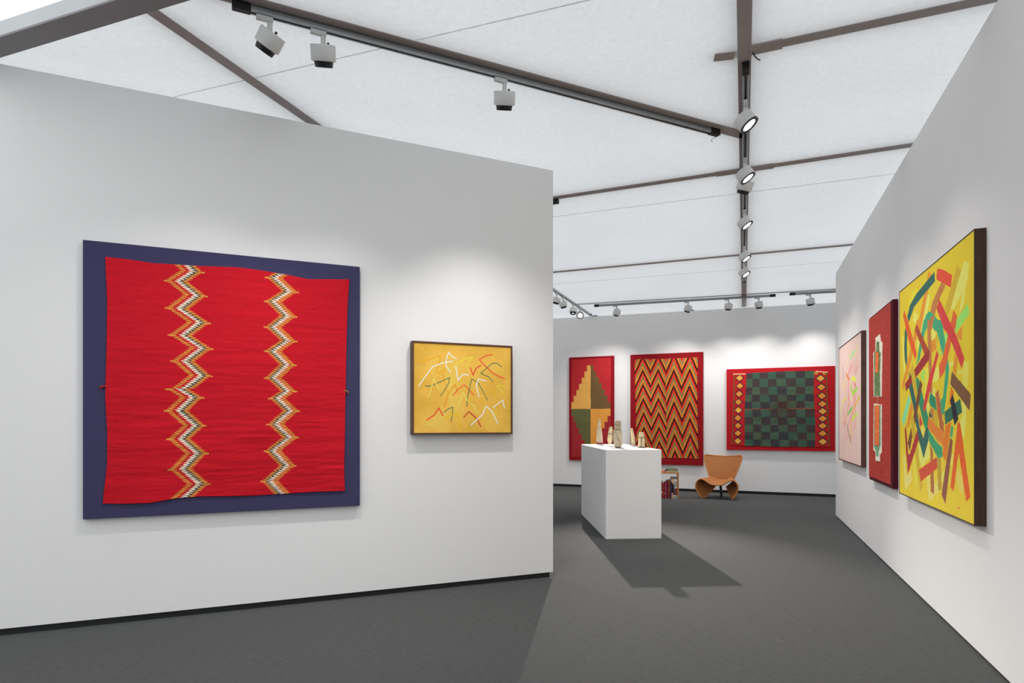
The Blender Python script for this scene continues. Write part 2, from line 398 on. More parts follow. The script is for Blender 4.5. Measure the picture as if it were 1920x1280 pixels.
# ------------------------------------------------------------------ artwork data, thousandths of each panel
BIG = [['F5EF72',[905,78,953,97,937,157,796,233,760,220,884,97]],['F5EF72',[913,128,941,134,900,231,853,262,875,208]],['F5EF72',[465,100,502,122,488,151,403,251,365,245,435,155]],['F5EF72',[266,138,327,170,286,203,238,179]],['F6E22F',[301,42,328,52,274,78,174,89,159,74,218,47]],['F5EF72',[42,226,74,228,104,397,81,416]],['E8D878',[66,809,99,805,125,910,211,874,225,917,117,974,98,955]],['F0DE45',[233,827,277,788,319,925,312,939,276,943]],['EEDD70',[445,874,501,833,506,943,600,879,632,922,506,980,482,975]],['E8D060',[842,816,887,853,904,886,886,913,860,903,824,859]],['F5EF72',[767,775,791,770,782,813,767,818]],['F5EF72',[649,857,691,840,665,904,649,906]],['F5EF72',[739,424,786,421,795,433,758,445,749,469,739,465]],['F3E860',[899,434,951,445,935,534,882,519,894,481,830,474,839,461,894,466]],['F5EF72',[881,573,926,574,922,668,847,669,881,630]],['F5EF72',[866,649,914,649,909,705,892,709]],['F5EF72',[330,746,483,730,501,796,380,849,340,805]],['F5EF72',[543,442,619,422,640,457,598,484,543,487]],['F5EF72',[299,278,346,291,339,317,306,309]],['F5EF72',[534,257,588,293,577,305,516,311]],['F2E550',[427,418,481,416,474,536,420,519]],['F5EF72',[462,564,497,572,473,625,438,606]],['F5EF72',[543,505,576,517,565,557,537,539]],['F5EF72',[381,671,421,671,414,713,381,694]],['C9A92B',[837,74,872,105,741,238,702,231,662,290,599,281,702,199]],['C9A92B',[237,374,324,529,284,550,179,420]],['C9A92B',[199,614,249,622,276,672,228,673]],['C9A92B',[205,648,264,648,399,932,359,959,277,780]],['C9A92B',[548,591,608,606,607,670,531,671]],['B8962C',[600,798,644,792,659,919,610,924]],['C9A92B',[532,678,590,670,634,740,589,731]],['C9A92B',[588,287,615,317,599,335,578,302]],['C9A92B',[324,597,363,616,350,642,317,634]],['C9A92B',[631,243,677,251,687,278,662,294]],['C9A92B',[675,614,690,618,689,670,679,670]],['F9A12F',[483,10,524,35,365,245,306,236,453,51]],['F9A12F',[307,188,378,200,293,277,172,403,64,497,41,466,112,398,230,276]],['F9A12F',[577,307,588,354,521,364,516,314]],['F9A12F',[890,305,878,360,836,342,823,328]],['F9A12F',[809,394,839,425,822,478,786,463]],['FF8A1F',[762,515,803,539,738,596,753,549]],['F9A12F',[214,548,249,587,170,673,125,673]],['B9773F',[653,97,703,121,600,173,522,269,462,260,534,153]],['B9773F',[467,215,528,225,516,269,532,448,537,529,492,523,486,431,464,264]],['96E066',[702,307,740,315,701,349,682,317]],['96E066',[615,338,651,379,630,386]],['A8D858',[421,418,439,441,414,479,357,442]],['3FA074',[488,182,523,192,567,214,631,252,662,290,567,276,522,246,476,239,446,257,391,249,422,207,447,189]],['3FA074',[410,205,476,216,415,279,352,370,299,391,339,320]],['3FA074',[534,226,662,248,701,349,671,391,646,355,599,288,534,247]],['B9773F',[534,208,567,214,522,269,462,260,482,234]],['B9773F',[467,215,528,225,516,269,522,329,470,322,464,264]],['3FA074',[701,391,730,407,744,440,729,503,685,621,644,620,639,560,670,555,701,456]],['2E8A60',[509,524,576,551,597,603,509,583,486,558]],['2E8A60',[285,447,331,451,485,636,467,671,413,660,337,567]],['2F6258',[172,407,229,470,284,543,349,672,297,672,249,580,171,482]],['2F6258',[297,656,330,656,407,721,440,682,453,648,494,648,477,730,413,808,334,727]],['2E9A60',[395,648,459,648,465,671,440,682]],['3A9A6A',[477,678,589,731,634,743,666,749,666,787,611,797,483,726]],['3FA074',[768,661,792,672,777,712,753,702]],['7FD9A0',[171,518,200,547,79,671,44,634]],['96E066',[940,236,956,278,800,311,814,279]],['96E066',[823,275,916,291,814,322,796,311]],['2F6258',[563,33,570,74,404,98,260,121,173,176,144,147,189,100,301,68]],['2F6258',[121,181,147,201,135,279,142,352,132,383,100,348,89,286,98,213]],['FF6A28',[91,103,199,220,121,208,67,126]],['FF6A28',[83,150,151,161,306,339,278,367,158,250]],['FF5A3A',[601,29,678,54,779,99,765,143,584,69]],['EE6A35',[796,233,832,261,814,313,764,274]],['EE6A35',[769,266,818,275,740,389,691,455,630,478,619,425,671,394]],['A8452F',[300,204,493,350,427,360,275,228]],['9A2C2F',[427,355,493,348,499,361,487,388,285,449,264,409]],['9A2C2F',[215,426,229,466,119,502,104,464]],['CF3F3C',[626,159,800,311,692,295,589,187]],['CF3F3C',[642,245,740,261,796,302,909,426,878,459,777,355]],['CF3F3C',[593,360,618,378,425,610,401,587,486,462,544,415]],['CF3F3C',[363,616,394,657,362,672,343,646]],['7A4A30',[212,672,234,717,189,784,150,748]],['A8302F',[119,664,165,802,188,799,313,684,338,726,152,897,95,688]],['70482E',[357,460,392,485,276,661,249,622]],['7A5536',[777,461,970,556,958,612,756,506]],['A9683A',[508,740,543,775,559,930,554,947,512,939]],['B9773F',[508,590,548,595,548,639,531,643]],['2F5A48',[497,600,531,625,508,634,485,621]],['FF9238',[478,648,590,666,687,690,682,748,471,674]],['FF9238',[479,625,597,670,467,671]],['B5653A',[614,519,679,670,628,670,576,534]],['B5653A',[623,649,677,649,687,690,640,677]],['C94A2C',[340,862,595,791,600,837,366,912]],['2F6A4F',[690,611,864,566,885,616,699,661]],['22222C',[785,544,847,641,804,664,755,568]],['FF8A1F',[703,664,768,649,707,805,664,780]],['8A4E3A',[753,709,787,721,701,969,654,937]],['FF6A1F',[839,649,866,656,966,911,925,931,847,761,795,910,759,898]],['D9702A',[834,965,843,961,845,969,836,970]],['D9702A',[850,959,859,959,856,967,848,968]]]
SMALL = [['F9B52A',12,[50,200,127,193,200,161,265,130,245,236,216,335]],['FAF8F0',11,[49,480,116,365,185,260,282,214,385,188]],['FAF8F0',11,[365,319,319,243,320,170,347,91,386,141,425,160]],['F7E04A',12,[432,215,499,166,596,130,557,179,527,254]],['FAF8F0',12,[418,249,427,311,440,404,488,337,517,333,545,346]],['D9302E',12,[567,257,596,340,628,260,677,223]],['F8603A',13,[796,94,727,112,661,159,731,234,800,306,869,346,929,365]],['2F6B4C',9,[900,231,850,191,801,193,731,261,676,316,760,355,807,407]],['F5B22A',12,[251,329,305,285,290,368,326,533]],['2F6B4C',9,[114,479,169,476,262,426,355,376,345,439,307,513,265,584]],['F8E56A',12,[145,594,169,517,195,391,220,448,251,506]],['F7A32E',13,[303,705,344,553,411,452,443,561]],['F8703A',12,[389,576,439,509,504,452,553,505,603,567]],['2F6B4C',9,[532,698,543,569,582,383,651,428,699,522,747,624]],['FAF8F0',12,[730,402,651,381,629,461,657,584]],['F8E56A',12,[442,695,466,623,491,541,533,622,609,705,638,778]],['F8BE28',12,[664,643,728,575,798,493,837,593,865,781]],['F7E04A',11,[843,459,888,444,943,467]],['F7E04A',11,[850,459,923,537]],['FAF8F0',12,[808,707,912,621,931,712]],['B8252E',12,[502,820,553,760,637,842,676,929]],['FAF8F0',12,[577,911,697,788,734,692,796,755,859,894]],['F8503A',14,[128,856,202,799,246,721,285,803]],['2F6B4C',9,[298,767,342,730,385,710,384,781,371,870]],['F8C628',12,[306,842,370,802,427,779,450,833,468,954]],['C08A30',2,[73,941,109,935,159,936]]]
PINK = [['F4A0A0',14,[291,141,209,224,148,280]],['F4A0A0',20,[696,190,595,292]],['F4A0A0',20,[863,210,886,243,745,276]],['F4A0A0',20,[769,224,721,288]],['F4A0A0',14,[271,454,393,542]],['F4A0A0',18,[302,733,271,808]],['F4A0A0',12,[408,752,408,805]],['F4A0A0',14,[650,839,650,894]],['F4A0A0',20,[806,455,510,689]],['F4A0A0',18,[538,612,481,730]],['F4A0A0',16,[311,232,325,416]],['F4A0A0',18,[671,316,596,405]],['F4A0A0',16,[690,728,677,793]],['F2B0A8',30,[239,842,255,906]],['F2DE60',12,[862,84,764,151]],['F2DE78',9,[496,71,403,205]],['F2E060',10,[367,280,223,391,163,322]],['F2E060',12,[363,463,176,488,94,552,126,668]],['F0C030',14,[930,479,768,536,649,591]],['F0B050',9,[302,561,239,668,198,734]],['E8D048',8,[525,828,496,912]],['F0D080',6,[844,639,870,683]],['F0EE60',22,[781,337,621,313]],['F0EE70',14,[583,324,570,347,621,429,596,489]],['8EDB7A',14,[708,106,548,142]],['8ED030',18,[829,410,664,445,583,385]],['4FB83F',14,[622,553,443,608]],['B5D94A',16,[844,606,649,643]],['D5D95A',12,[649,643,594,673,561,770]],['4A6A32',10,[393,689,573,834]],['8FA89A',10,[164,180,253,295]],['A0C090',6,[378,437,348,631]],['E05A48',6,[608,200,458,273]],['F0803A',14,[376,262,504,317]],['E86048',5,[490,316,464,485]],['E86048',6,[467,441,510,509,378,616,286,709,208,543]],['F2A05A',8,[828,158,793,302]],['E8604A',12,[733,359,782,392]],['E8604A',6,[745,385,697,493]],['E84A3A',6,[754,453,756,722]],['E86048',6,[649,593,572,801]],['E04A3A',12,[584,770,578,801]]]
BL_TOP = [[71,55],[145,57],[223,63],[303,60],[385,58],[513,50],[583,52],[637,56],[710,62],[785,72],[955,58]]
BL_RIGHT = [[955,58],[947,175],[943,324],[939,541],[936,738],[933,836],[936,935]]
BL_BOT = [[63,946],[121,949],[214,951],[301,937],[391,934],[570,940],[687,937],[799,934],[936,935]]
BL_LEFT = [[71,55],[77,218],[75,373],[71,561],[77,689],[77,800],[63,946]]
ZL = [[329,51],[360,80],[309,122],[371,170],[312,224],[383,272],[323,324],[391,370],[331,421],[389,474],[335,521],[313,527],[359,557],[310,608],[368,664],[317,714],[375,769],[323,828],[382,886],[324,939]]
ZR = [[687,56],[655,78],[712,127],[651,173],[706,226],[651,274],[706,325],[651,369],[703,421],[650,476],[662,483],[706,526],[666,556],[717,605],[660,658],[713,712],[650,764],[703,825],[637,883],[688,941]]
OFF = [[279,259],[310,257],[322,256],[334,255]]
TAS = [[63,525],[942,524]]
TALL = [[61,21],[940,21],[933,972],[68,972],[409,84],[49,435],[490,505],[925,450],[49,500],[929,510],[552,86]]
SER = [[62,38],[932,49],[174,141],[280,163],[278,296],[390,148],[501,166],[617,147],[724,153],[826,142],[501,315],[721,320],[615,287],[172,266],[939,941],[421,941],[509,872],[618,718],[720,896]]
CK_OUT = [[63,56],[189,58],[504,47],[814,51],[938,68],[963,949],[827,952],[498,954],[168,948],[41,937]]
CK_CT = [189,247,318,397,473,557,647,729,814]
CK_CB = [170,256,336,426,503,589,670,750,827]
CK_RL = [52,129,229,325,411,498,594,690,777,869,952]
CK_RR = [49,135,231,327,410,498,603,691,780,872,952]
CK_DL = [[127,113],[130,210],[123,308],[116,409],[116,508],[111,605],[112,699],[110,794],[110,890]]
CK_DR = [[873,142],[879,246],[884,349],[889,443],[891,530],[891,616],[891,702],[891,791],[892,888]]
CK_HALF = [[124,450],[168,450],[124,498]]
CK_SQ = [[832,81],[912,86]]
C1 = [[361,143],[573,138],[605,184],[686,197],[674,230],[649,508],[271,497],[250,226],[361,221]]
C1a = [[429,170],[541,179],[541,233],[611,251],[573,365],[586,502],[320,495],[306,230],[409,224]]
C1b = [[389,231],[541,244],[522,362],[375,355]]
C2 = [[271,542],[649,556],[649,833],[573,847],[573,887],[361,888],[361,836],[257,826]]
C2a = [[299,551],[599,557],[599,789],[508,832],[508,858],[409,861],[409,831],[299,803]]
C2b = [[341,552],[573,558],[554,796],[341,795]]

# ------------------------------------------------------------------ painting helpers
def tri_dist(U, V, pts, ar):
    """distance of (U*ar, V) to a polyline"""
    d = np.full(U.shape, 9.0)
    for (x0, y0), (x1, y1) in zip(pts[:-1], pts[1:]):
        ax, ay, bx, by = x0 * ar, y0, x1 * ar, y1
        dx, dy = bx - ax, by - ay; L2 = dx * dx + dy * dy + 1e-12
        t = np.clip(((U * ar - ax) * dx + (V - ay) * dy) / L2, 0, 1)
        d = np.minimum(d, np.hypot(U * ar - ax - t * dx, V - ay - t * dy))
    return d
def inside(U, V, pts):
    r = np.zeros(U.shape, bool); n = len(pts)
    for i in range(n):
        x0, y0 = pts[i]; x1, y1 = pts[(i + 1) % n]
        if y0 == y1: continue
        c = ((V < y0) != (V < y1)) & (U < (x1 - x0) * (V - y0) / (y1 - y0) + x0); r ^= c
    return r
def pairs(fl): return [(fl[i] / 1000, fl[i + 1] / 1000) for i in range(0, len(fl), 2)]
def poly_paint(C, U, V, pts, c):
    us = [p[0] for p in pts]; vs = [p[1] for p in pts]
    m = (U > min(us)) & (U < max(us)) & (V > min(vs)) & (V < max(vs))
    idx = np.nonzero(m)
    if len(idx[0]): 
        k = inside(U[idx], V[idx], pts); C[idx[0][k], idx[1][k]] = c
def line_paint(C, U, V, pts, w, c, ar, soft=0.002, op=1.0):
    d = tri_dist(U, V, pts, ar)
    a = np.clip((w / 2 - d) / soft + 0.5, 0, 1)[..., None] * op
    C[:] = C * (1 - a) + np.array(c) * a

def sheet(name, X, Z, Y, C, mat, parent, edge=0.004, thick=None):
    """grid sheet with rim folded back to the support; Y is negative towards the viewer"""
    nv, nu = X.shape
    P = np.stack([X, Y, Z], -1)
    def ring(A):  # pad with a rim
        return np.pad(A, ((1, 1), (1, 1)) + ((0, 0),) * (A.ndim - 2), mode='edge')
    P = ring(P); C = ring(C)
    back = thick if thick is not None else edge
    P[0, :, 1] += back; P[-1, :, 1] += back; P[1:-1, 0, 1] += back; P[1:-1, -1, 1] += back
    nv += 2; nu += 2
    ids = np.arange(nv * nu).reshape(nv, nu)
    F = np.stack([ids[:-1, :-1], ids[1:, :-1], ids[1:, 1:], ids[:-1, 1:]], -1).reshape(-1, 4)
    return link_mesh(name, P.reshape(-1, 3), F, mat, parent, True, C.reshape(-1, 3))

def grid(nu, nv):
    u = (np.arange(nu)) / (nu - 1); v = (np.arange(nv)) / (nv - 1)
    return np.meshgrid(u, v)
def coons(S, T, top, right, bot, left):
    """S,T in 0..1; edges as lists of points in board uv (v down)"""
    def ev(e, t, ax):
        e = sorted(e, key=lambda p: p[ax]); k = np.array([p[ax] for p in e]) / 1000; o = np.array([p[1 - ax] for p in e]) / 1000
        kk = k[0] + (k[-1] - k[0]) * t; return kk, np.interp(kk, k, o)
    tu, tv = ev(top, S, 0); bu, bv = ev(bot, S, 0); lv, lu = ev(left, T, 1); rv, ru = ev(right, T, 1)
    def corner(A, B, L, R, c00, c10, c01, c11):
        return (1 - T) * A + T * B + (1 - S) * L + S * R - ((1 - S) * (1 - T) * c00 + S * (1 - T) * c10 + (1 - S) * T * c01 + S * T * c11)
    c = lambda e, ax, last: [x / 1000 for x in sorted(e, key=lambda p: p[ax])[-1 if last else 0]]
    a, b, d, e = c(top, 0, 0), c(top, 0, 1), c(bot, 0, 0), c(bot, 0, 1)
    return (corner(tu, bu, lu, ru, a[0], b[0], d[0], e[0]), corner(tv, bv, lv, rv, a[1], b[1], d[1], e[1]))

def hang(name, label, cat, wall0, d, n, s0, s1, z0, left_is_s1=False, group=None):
    sc = (s0 + s1) / 2; p = wall0 + d * sc
    rz = math.atan2(d.y, d.x) if not left_is_s1 else math.atan2(-d.y, -d.x)
    r = empty(name, (p.x, p.y, z0), rz); tag(r, label, cat, group)
    return r, abs(s1 - s0)

G = 1.3
# ------------------------------------------------------------------ red blanket on the left wall
root, w = hang('mounted_blanket', 'large red blanket with two zigzag bands mounted on a dark blue panel', 'textile', WL0, dL, nL, 0.460, 2.295, 0.734)
h = 2.612 - 0.734
M_blue = material('dark_blue_panel_fabric', lin('3C3A58', 1.25), 0.9, noise=0.03, nscale=150, bump=0.3, bscale=900, spec=0.1)
MB().box(-w/2, w/2, -0.042, 0, 0, h).build('backing_panel', M_blue, root, bevel=0.003)
S, T = grid(500, 580)
U, V = coons(S, T, BL_TOP, BL_RIGHT, BL_BOT, BL_LEFT)
C = np.zeros(U.shape + (3,)); C[:] = lin('B21A26', G * 1.05)
C *= (1 + 0.05 * vnoise(U * 4, V * 60, 3) + 0.05 * vnoise(U * 8, V * 8, 4))[..., None]
band = np.exp(-((V - 0.47) / 0.0025) ** 2); C *= (1 - 0.15 * band)[..., None]
def zig(path, bands, tails):
    global C
    p = sorted([(b / 1000, a / 1000) for a, b in path])
    k = np.array([q[0] for q in p]); x = np.array([q[1] for q in p])
    rows = np.floor(V * h / 0.0062)
    xo = np.interp(V, k, x) + np.where(rows % 2 == 0, 0.0045, -0.0045)
    dd = (U - xo) * 1000
    for a, b, c in bands:
        m = (dd >= a) & (dd < b); C[m] = lin(c, G)
    for a, b in path[1:-1]:
        i = path.index((a, b)); lft = path[i - 1][0] > a and path[i + 1][0] > a; rgt = path[i - 1][0] < a and path[i + 1][0] < a
        if lft:
            o = tails[0]; m = (np.abs(V - b / 1000 - 0.002) < 0.0028) & (U * 1000 > a + o - 14) & (U * 1000 < a + o + 4); C[m] = lin('C8883E', G)
        if rgt:
            o = tails[1]; m = (np.abs(V - b / 1000 - 0.002) < 0.0028) & (U * 1000 < a + o + 14) & (U * 1000 > a + o - 4); C[m] = lin('C8883E', G)
zig([tuple(q) for q in ZL], [(-38, -25, 'C8883E'), (-7, 6, 'E2D8C0'), (6, 17, '1C3444'), (17, 31, 'C8883E')], (-34, 27))
zig([tuple(q) for q in ZR], [(-24, -13, 'C8883E'), (-13, -3, '1C3444'), (-3, 9, 'E2D8C0'), (16, 29, 'C8883E')], (-20, 25))
wr = vnoise(U * 5, V * 34, 11, 3); wr2 = vnoise(U * 9, V * 70, 12, 2)
amp = 0.0022 + 0.0042 * np.clip(V - 0.25, 0, 1)
Y = -0.048 - 0.004 - amp * (wr + 0.45 * wr2)
sheet('blanket', (U - 0.5) * w, (1 - V) * h, Y, C, M_cloth, root, thick=0.0085)
for (tx, ty), cc in zip(TAS, ('9A2020', '8A5A30')):
    x = (tx / 1000 - 0.5) * w; z = (1 - ty / 1000) * h
    mt = material('tassel_wool', lin(cc, G), 0.95, noise=0.2, nscale=80)
    sg = 1 if tx > 500 else -1
    MB().tube([(x - 0.02 * sg, -0.05, z + 0.004), (x, -0.052, z + 0.006), (x + 0.012 * sg, -0.053, z - 0.004), (x + 0.010 * sg, -0.053, z - 0.022)], [0.004, 0.006, 0.007, 0.003], 8).build('corner_tassel', mt, root, smooth=True)

# ------------------------------------------------------------------ small yellow painting
def strip_frame(root, w, h, t, fw, mat, lip=0.004, name='frame'):
    m = MB()
    m.box(-w/2, -w/2 + fw, -t, 0, 0, h).box(w/2 - fw, w/2, -t, 0, 0, h)
    m.box(-w/2 + fw, w/2 - fw, -t, 0, 0, fw).box(-w/2 + fw, w/2 - fw, -t, 0, h - fw, h)
    return m.build(name, mat, root, bevel=0.0015)
root, w = hang('small_painting', 'small golden yellow painting of bent coloured lines in thin brown frame', 'painting', WL0, dL, nL, 2.708, 3.592, 1.289)
h = 2.051 - 1.289
strip_frame(root, w, h, 0.068, 0.014, M_frame2)
S, T = grid(360, 320)
cw, ch = w - 0.028, h - 0.028; ar = cw / ch
bgc = np.array(lin('DCAE48', G)); C = np.zeros(S.shape + (3,)); C[:] = bgc
nz = vnoise(S * 5, T * 4.5, 21, 4)[..., None]
C *= (1 + 0.20 * nz) * np.array([1, 1, 1]); C[..., 1] *= 1 + 0.05 * nz[..., 0]; C[..., 2] *= 1 + 0.35 * nz[..., 0]
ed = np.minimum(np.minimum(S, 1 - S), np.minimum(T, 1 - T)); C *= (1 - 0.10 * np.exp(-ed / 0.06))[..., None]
for c, lw, pts in SMALL:
    line_paint(C, S, T, pairs(pts), lw / 985 * 1.2, lin('C09030', G), ar, 0.016, 0.35)
for c, lw, pts in SMALL: line_paint(C, S, T, pairs(pts), lw / 985, lin(c, G), ar, 0.003)
sheet('canvas', (S - 0.5) * cw, 0.014 + (1 - T) * ch, np.full(S.shape, -0.062), np.clip(C, 0, 0.92), M_art, root, thick=0.03)

# ------------------------------------------------------------------ large yellow painting, right wall
root, w = hang('large_painting', 'large bright yellow painting of overlapping coloured bars, nearest on the right wall', 'painting', WR0, dR, nR, 0.309, 2.162, 0.782, True)
h = 2.507 - 0.782
strip_frame(root, w, h, 0.060, 0.008, M_frame)
S, T = grid(300, 540); cw, ch = w - 0.016, h - 0.016
C = np.zeros(S.shape + (3,)); C[:] = lin('E2C62C', G)
C *= (1 + 0.05 * vnoise(S * 14, T * 10, 31, 3))[..., None]
for c, pts in BIG: poly_paint(C, S + 0.002 * vnoise(S * 60, T * 40, 5, 1), T, pairs(pts), lin(c, G))
C *= (1 + 0.03 * vnoise(S * 60, T * 60, 32, 2))[..., None]
sheet('canvas', (S - 0.5) * cw, 0.008 + (1 - T) * ch, np.full(S.shape, -0.058), np.clip(C, 0, 0.92), M_art, root, thick=0.03)

# ------------------------------------------------------------------ red collage
root, w = hang('collage', 'tall red collage with two narrow patterned strips, on the right wall between two paintings', 'collage', WR0, dR, nR, 2.485, 3.589, 0.788, True)
h = 2.505 - 0.788
M_maroon = material('maroon_panel_cloth', lin('4A0E1C', 1.1), 0.9, noise=0.08, nscale=60, bump=0.2)
MB().box(-w/2, w/2, -0.046, 0, 0, h).build('panel', M_maroon, root, bevel=0.006)
M_redc = material('worn_red_canvas', lin('A8342A', G), 0.85, noise=0.16, nscale=5, stretch=(1.5, 1, 12), bump=0.3, bscale=300)
x0, x1 = -w/2 + 0.003, w/2 - 0.064; z1 = h - 0.017; z0 = 0.034
MB().box(x0, x1, -0.0505, -0.0462, z0, z1).build('canvas', M_redc, root, bevel=0.001)
def patch(name, pts, mat, y0, y1, nz=0.006, seed=1):
    R = random.Random(seed); P = []
    q = [((x0 + (x1 - x0) * a / 1000), z1 - (z1 - z0) * b / 1000) for a, b in pts]
    for i in range(len(q)):
        a = q[i]; b = q[(i + 1) % len(q)]; L = math.hypot(b[0] - a[0], b[1] - a[1]); k = max(1, int(L / 0.02))
        for j in range(k):
            t = j / k; P.append((a[0] + (b[0] - a[0]) * t + R.uniform(-nz, nz), a[1] + (b[1] - a[1]) * t + R.uniform(-nz, nz)))
    n = len(P); vs = [(x, y0, z) for x, z in P] + [(x, y1, z) for x, z in P]
    fs = [tuple(range(n)), tuple(range(2 * n - 1, n - 1, -1))] + [(i, n + i, n + (i + 1) % n, (i + 1) % n) for i in range(n)]
    return MB().add(vs, fs).build(name, mat, root)
M_p_white = material('cream_paper', lin('E0D8C4', G), 0.9, noise=0.08, nscale=30)
def mottled(name, c1, c2, c3, sc):
    m = material(name, (1, 1, 1), 0.85, bump=0.6, bscale=120, bdist=0.006); nt = m.node_tree; N = nt.nodes; L = nt.links; p = N['Principled BSDF']
    v = N.new('ShaderNodeTexVoronoi'); v.inputs['Scale'].default_value = sc
    tc = N.new('ShaderNodeTexCoord'); L.new(tc.outputs['Object'], v.inputs['Vector'])
    r = N.new('ShaderNodeValToRGB'); r.color_ramp.elements[0].color = (*c1, 1); r.color_ramp.elements[1].color = (*c3, 1)
    e = r.color_ramp.elements.new(0.5); e.color = (*c2, 1); r.color_ramp.interpolation = 'CONSTANT'
    L.new(v.outputs['Color'], r.inputs['Fac']); L.new(r.outputs['Color'], p.inputs['Base Color']); return m
M_p_green = mottled('mottled_green_paint', lin('4A6A40', G), lin('7A8A58', G), lin('3A4238', G), 55)
M_p_teal = mottled('mottled_teal_paint', lin('4E8A72', G), lin('78A880', G), lin('5A7A60', G), 55)
M_p_or = mottled('mottled_orange_paint', lin('E8642C', G), lin('F08A50', G), lin('C87048', G), 60)
a = patch('patterned_strip', C1, M_p_white, -0.0545, -0.0507, seed=3); tag(a, 'upper patterned strip, green and orange on cream')
root_, root = root, a
patch('painted_field', C1a, M_p_green, -0.0570, -0.0547, 0.004, 4); patch('orange_field', C1b, M_p_or, -0.0595, -0.0572, 0.004, 5)
root = root_
a = patch('patterned_strip', C2, M_p_white, -0.0545, -0.0507, seed=6); tag(a, 'lower patterned strip, orange and teal on cream')
root = a
patch('painted_field', C2a, M_p_teal, -0.0570, -0.0547, 0.004, 7); patch('orange_field', C2b, M_p_or, -0.0595, -0.0572, 0.004, 8)
root = root_
xm = x0 + (x1 - x0) * 0.45; za, zb = z1 - (z1 - z0) * 0.50, z1 - (z1 - z0) * 0.553
MB().tube([(xm, -0.052, za), (xm + 0.012, -0.053, (za * 2 + zb) / 3), (xm - 0.004, -0.053, (za + 2 * zb) / 3), (xm + 0.006, -0.052, zb)], 0.0022, 6).build('thread', M_p_white, root)

# ------------------------------------------------------------------ pink painting
root, w = hang('pink_painting', 'pale pink painting of thin coloured strokes, farthest on the right wall', 'painting', WR0, dR, nR, 4.038, 5.800, 0.885, True)
h = 2.440 - 0.885
strip_frame(root, w, h, 0.052, 0.014, M_frame2)
# the near side of the frame is darker wood
S, T = grid(200, 380); cw, ch = w - 0.028, h - 0.028; ar = cw / ch
C = np.zeros(S.shape + (3,)); C[:] = lin('F8D4CA', 1.35)
C *= (1 + 0.05 * vnoise(S * 5, T * 5, 41, 3))[..., None]; C[..., 1:] *= (1 - 0.10 * np.exp(-((S - .5) / .3) ** 2 - ((T - .55) / .3) ** 2))[..., None]
for c, lw, pts in PINK:
    line_paint(C, S, T, pairs(pts), (max(lw, 8) + 2) / 1000 * 2.6 * 0.62, lin(c, 1.35), ar, 0.008, 0.5 if c in ('F4A0A0', 'F2B0A8') else 0.92)
sheet('canvas', (S - 0.5) * cw, 0.014 + (1 - T) * ch, np.full(S.shape, -0.048), np.clip(C, 0, 0.92), M_art, root, thick=0.03)

# ------------------------------------------------------------------ tall stepped textile, back wall
M_redpanel = material('red_panel_fabric', lin('84161E', G), 0.9, noise=0.03, nscale=150, bump=0.2, bscale=600, spec=0.1)
M_redpanel2 = material('brighter_red_panel_fabric', lin('A61C24', G), 0.9, noise=0.03, nscale=150, bump=0.2, bscale=600, spec=0.1)
root, w = hang('mounted_textile', 'tall narrow textile with stepped gold and brown diamond on a dark red panel', 'textile', WB0, dB, nB, 0.351, 1.355, 0.593)
h = 2.850 - 0.593
MB().box(-w/2, w/2, -0.05, 0, 0, h).build('backing_panel', M_redpanel, root, bevel=0.003)
S, T = grid(150, 330)
L_ = [tuple(q) for q in TALL]
U, V = coons(S, T, [(61, 21), (300, 24), (640, 20), (940, 21)], [(940, 21), (930, 500), (933, 972)], [(68, 972), (500, 968), (933, 972)], [(61, 21), (52, 500), (68, 972)])
C = np.zeros(U.shape + (3,)); C[:] = lin('AC2C30', G); C[V > 0.505] = lin('962C30', G)
cx_, cy_ = 0.490, 0.503; st = (0.435 - 0.084) / 6; wu = 0.0722; 
dv = np.abs(V - cy_); k = np.floor((0.505 - 0.084 - dv) / st * 1.0) + 1
k = np.clip(7 - np.ceil((dv - (cy_ - 0.435)) / st), 0, 7); k[dv <= (cy_ - 0.435)] = 7; k[dv > cy_ - 0.084] = 0
half = np.where(U < cx_, (0.490 - 0.409) + (k - 1) * ((0.409 - 0.049) / 6), (0.552 - 0.490) + (k - 1) * ((0.925 - 0.552) / 6))
ins = (k > 0) & (np.abs(U - cx_) < half)
ul, ur, ll, lr = (U < cx_) & (V < cy_), (U >= cx_) & (V < cy_), (U < cx_) & (V >= cy_), (U >= cx_) & (V >= cy_)
for m, c in ((ul, 'D29C50'), (ur, '6A5234'), (ll, '5C5C3A'), (lr, 'D08E40')): C[ins & m] = lin(c, G)
C *= (1 + 0.10 * vnoise(U * 6, V * 12, 51, 3) + 0.05 * vnoise(U * 70, V * 160, 52, 1))[..., None]
e2 = np.minimum(np.minimum(S, 1 - S) * 0.9, np.minimum(T, 1 - T) * 2.2); C[(e2 > 0.008) & (e2 < 0.018)] *= 1.25
Y = -0.0545 - 0.0012 * vnoise(U * 3, V * 5, 53)
sheet('cloth', (U - 0.5) * w, (1 - V) * h, Y, np.clip(C, 0, .9), M_cloth, root, thick=0.0025)

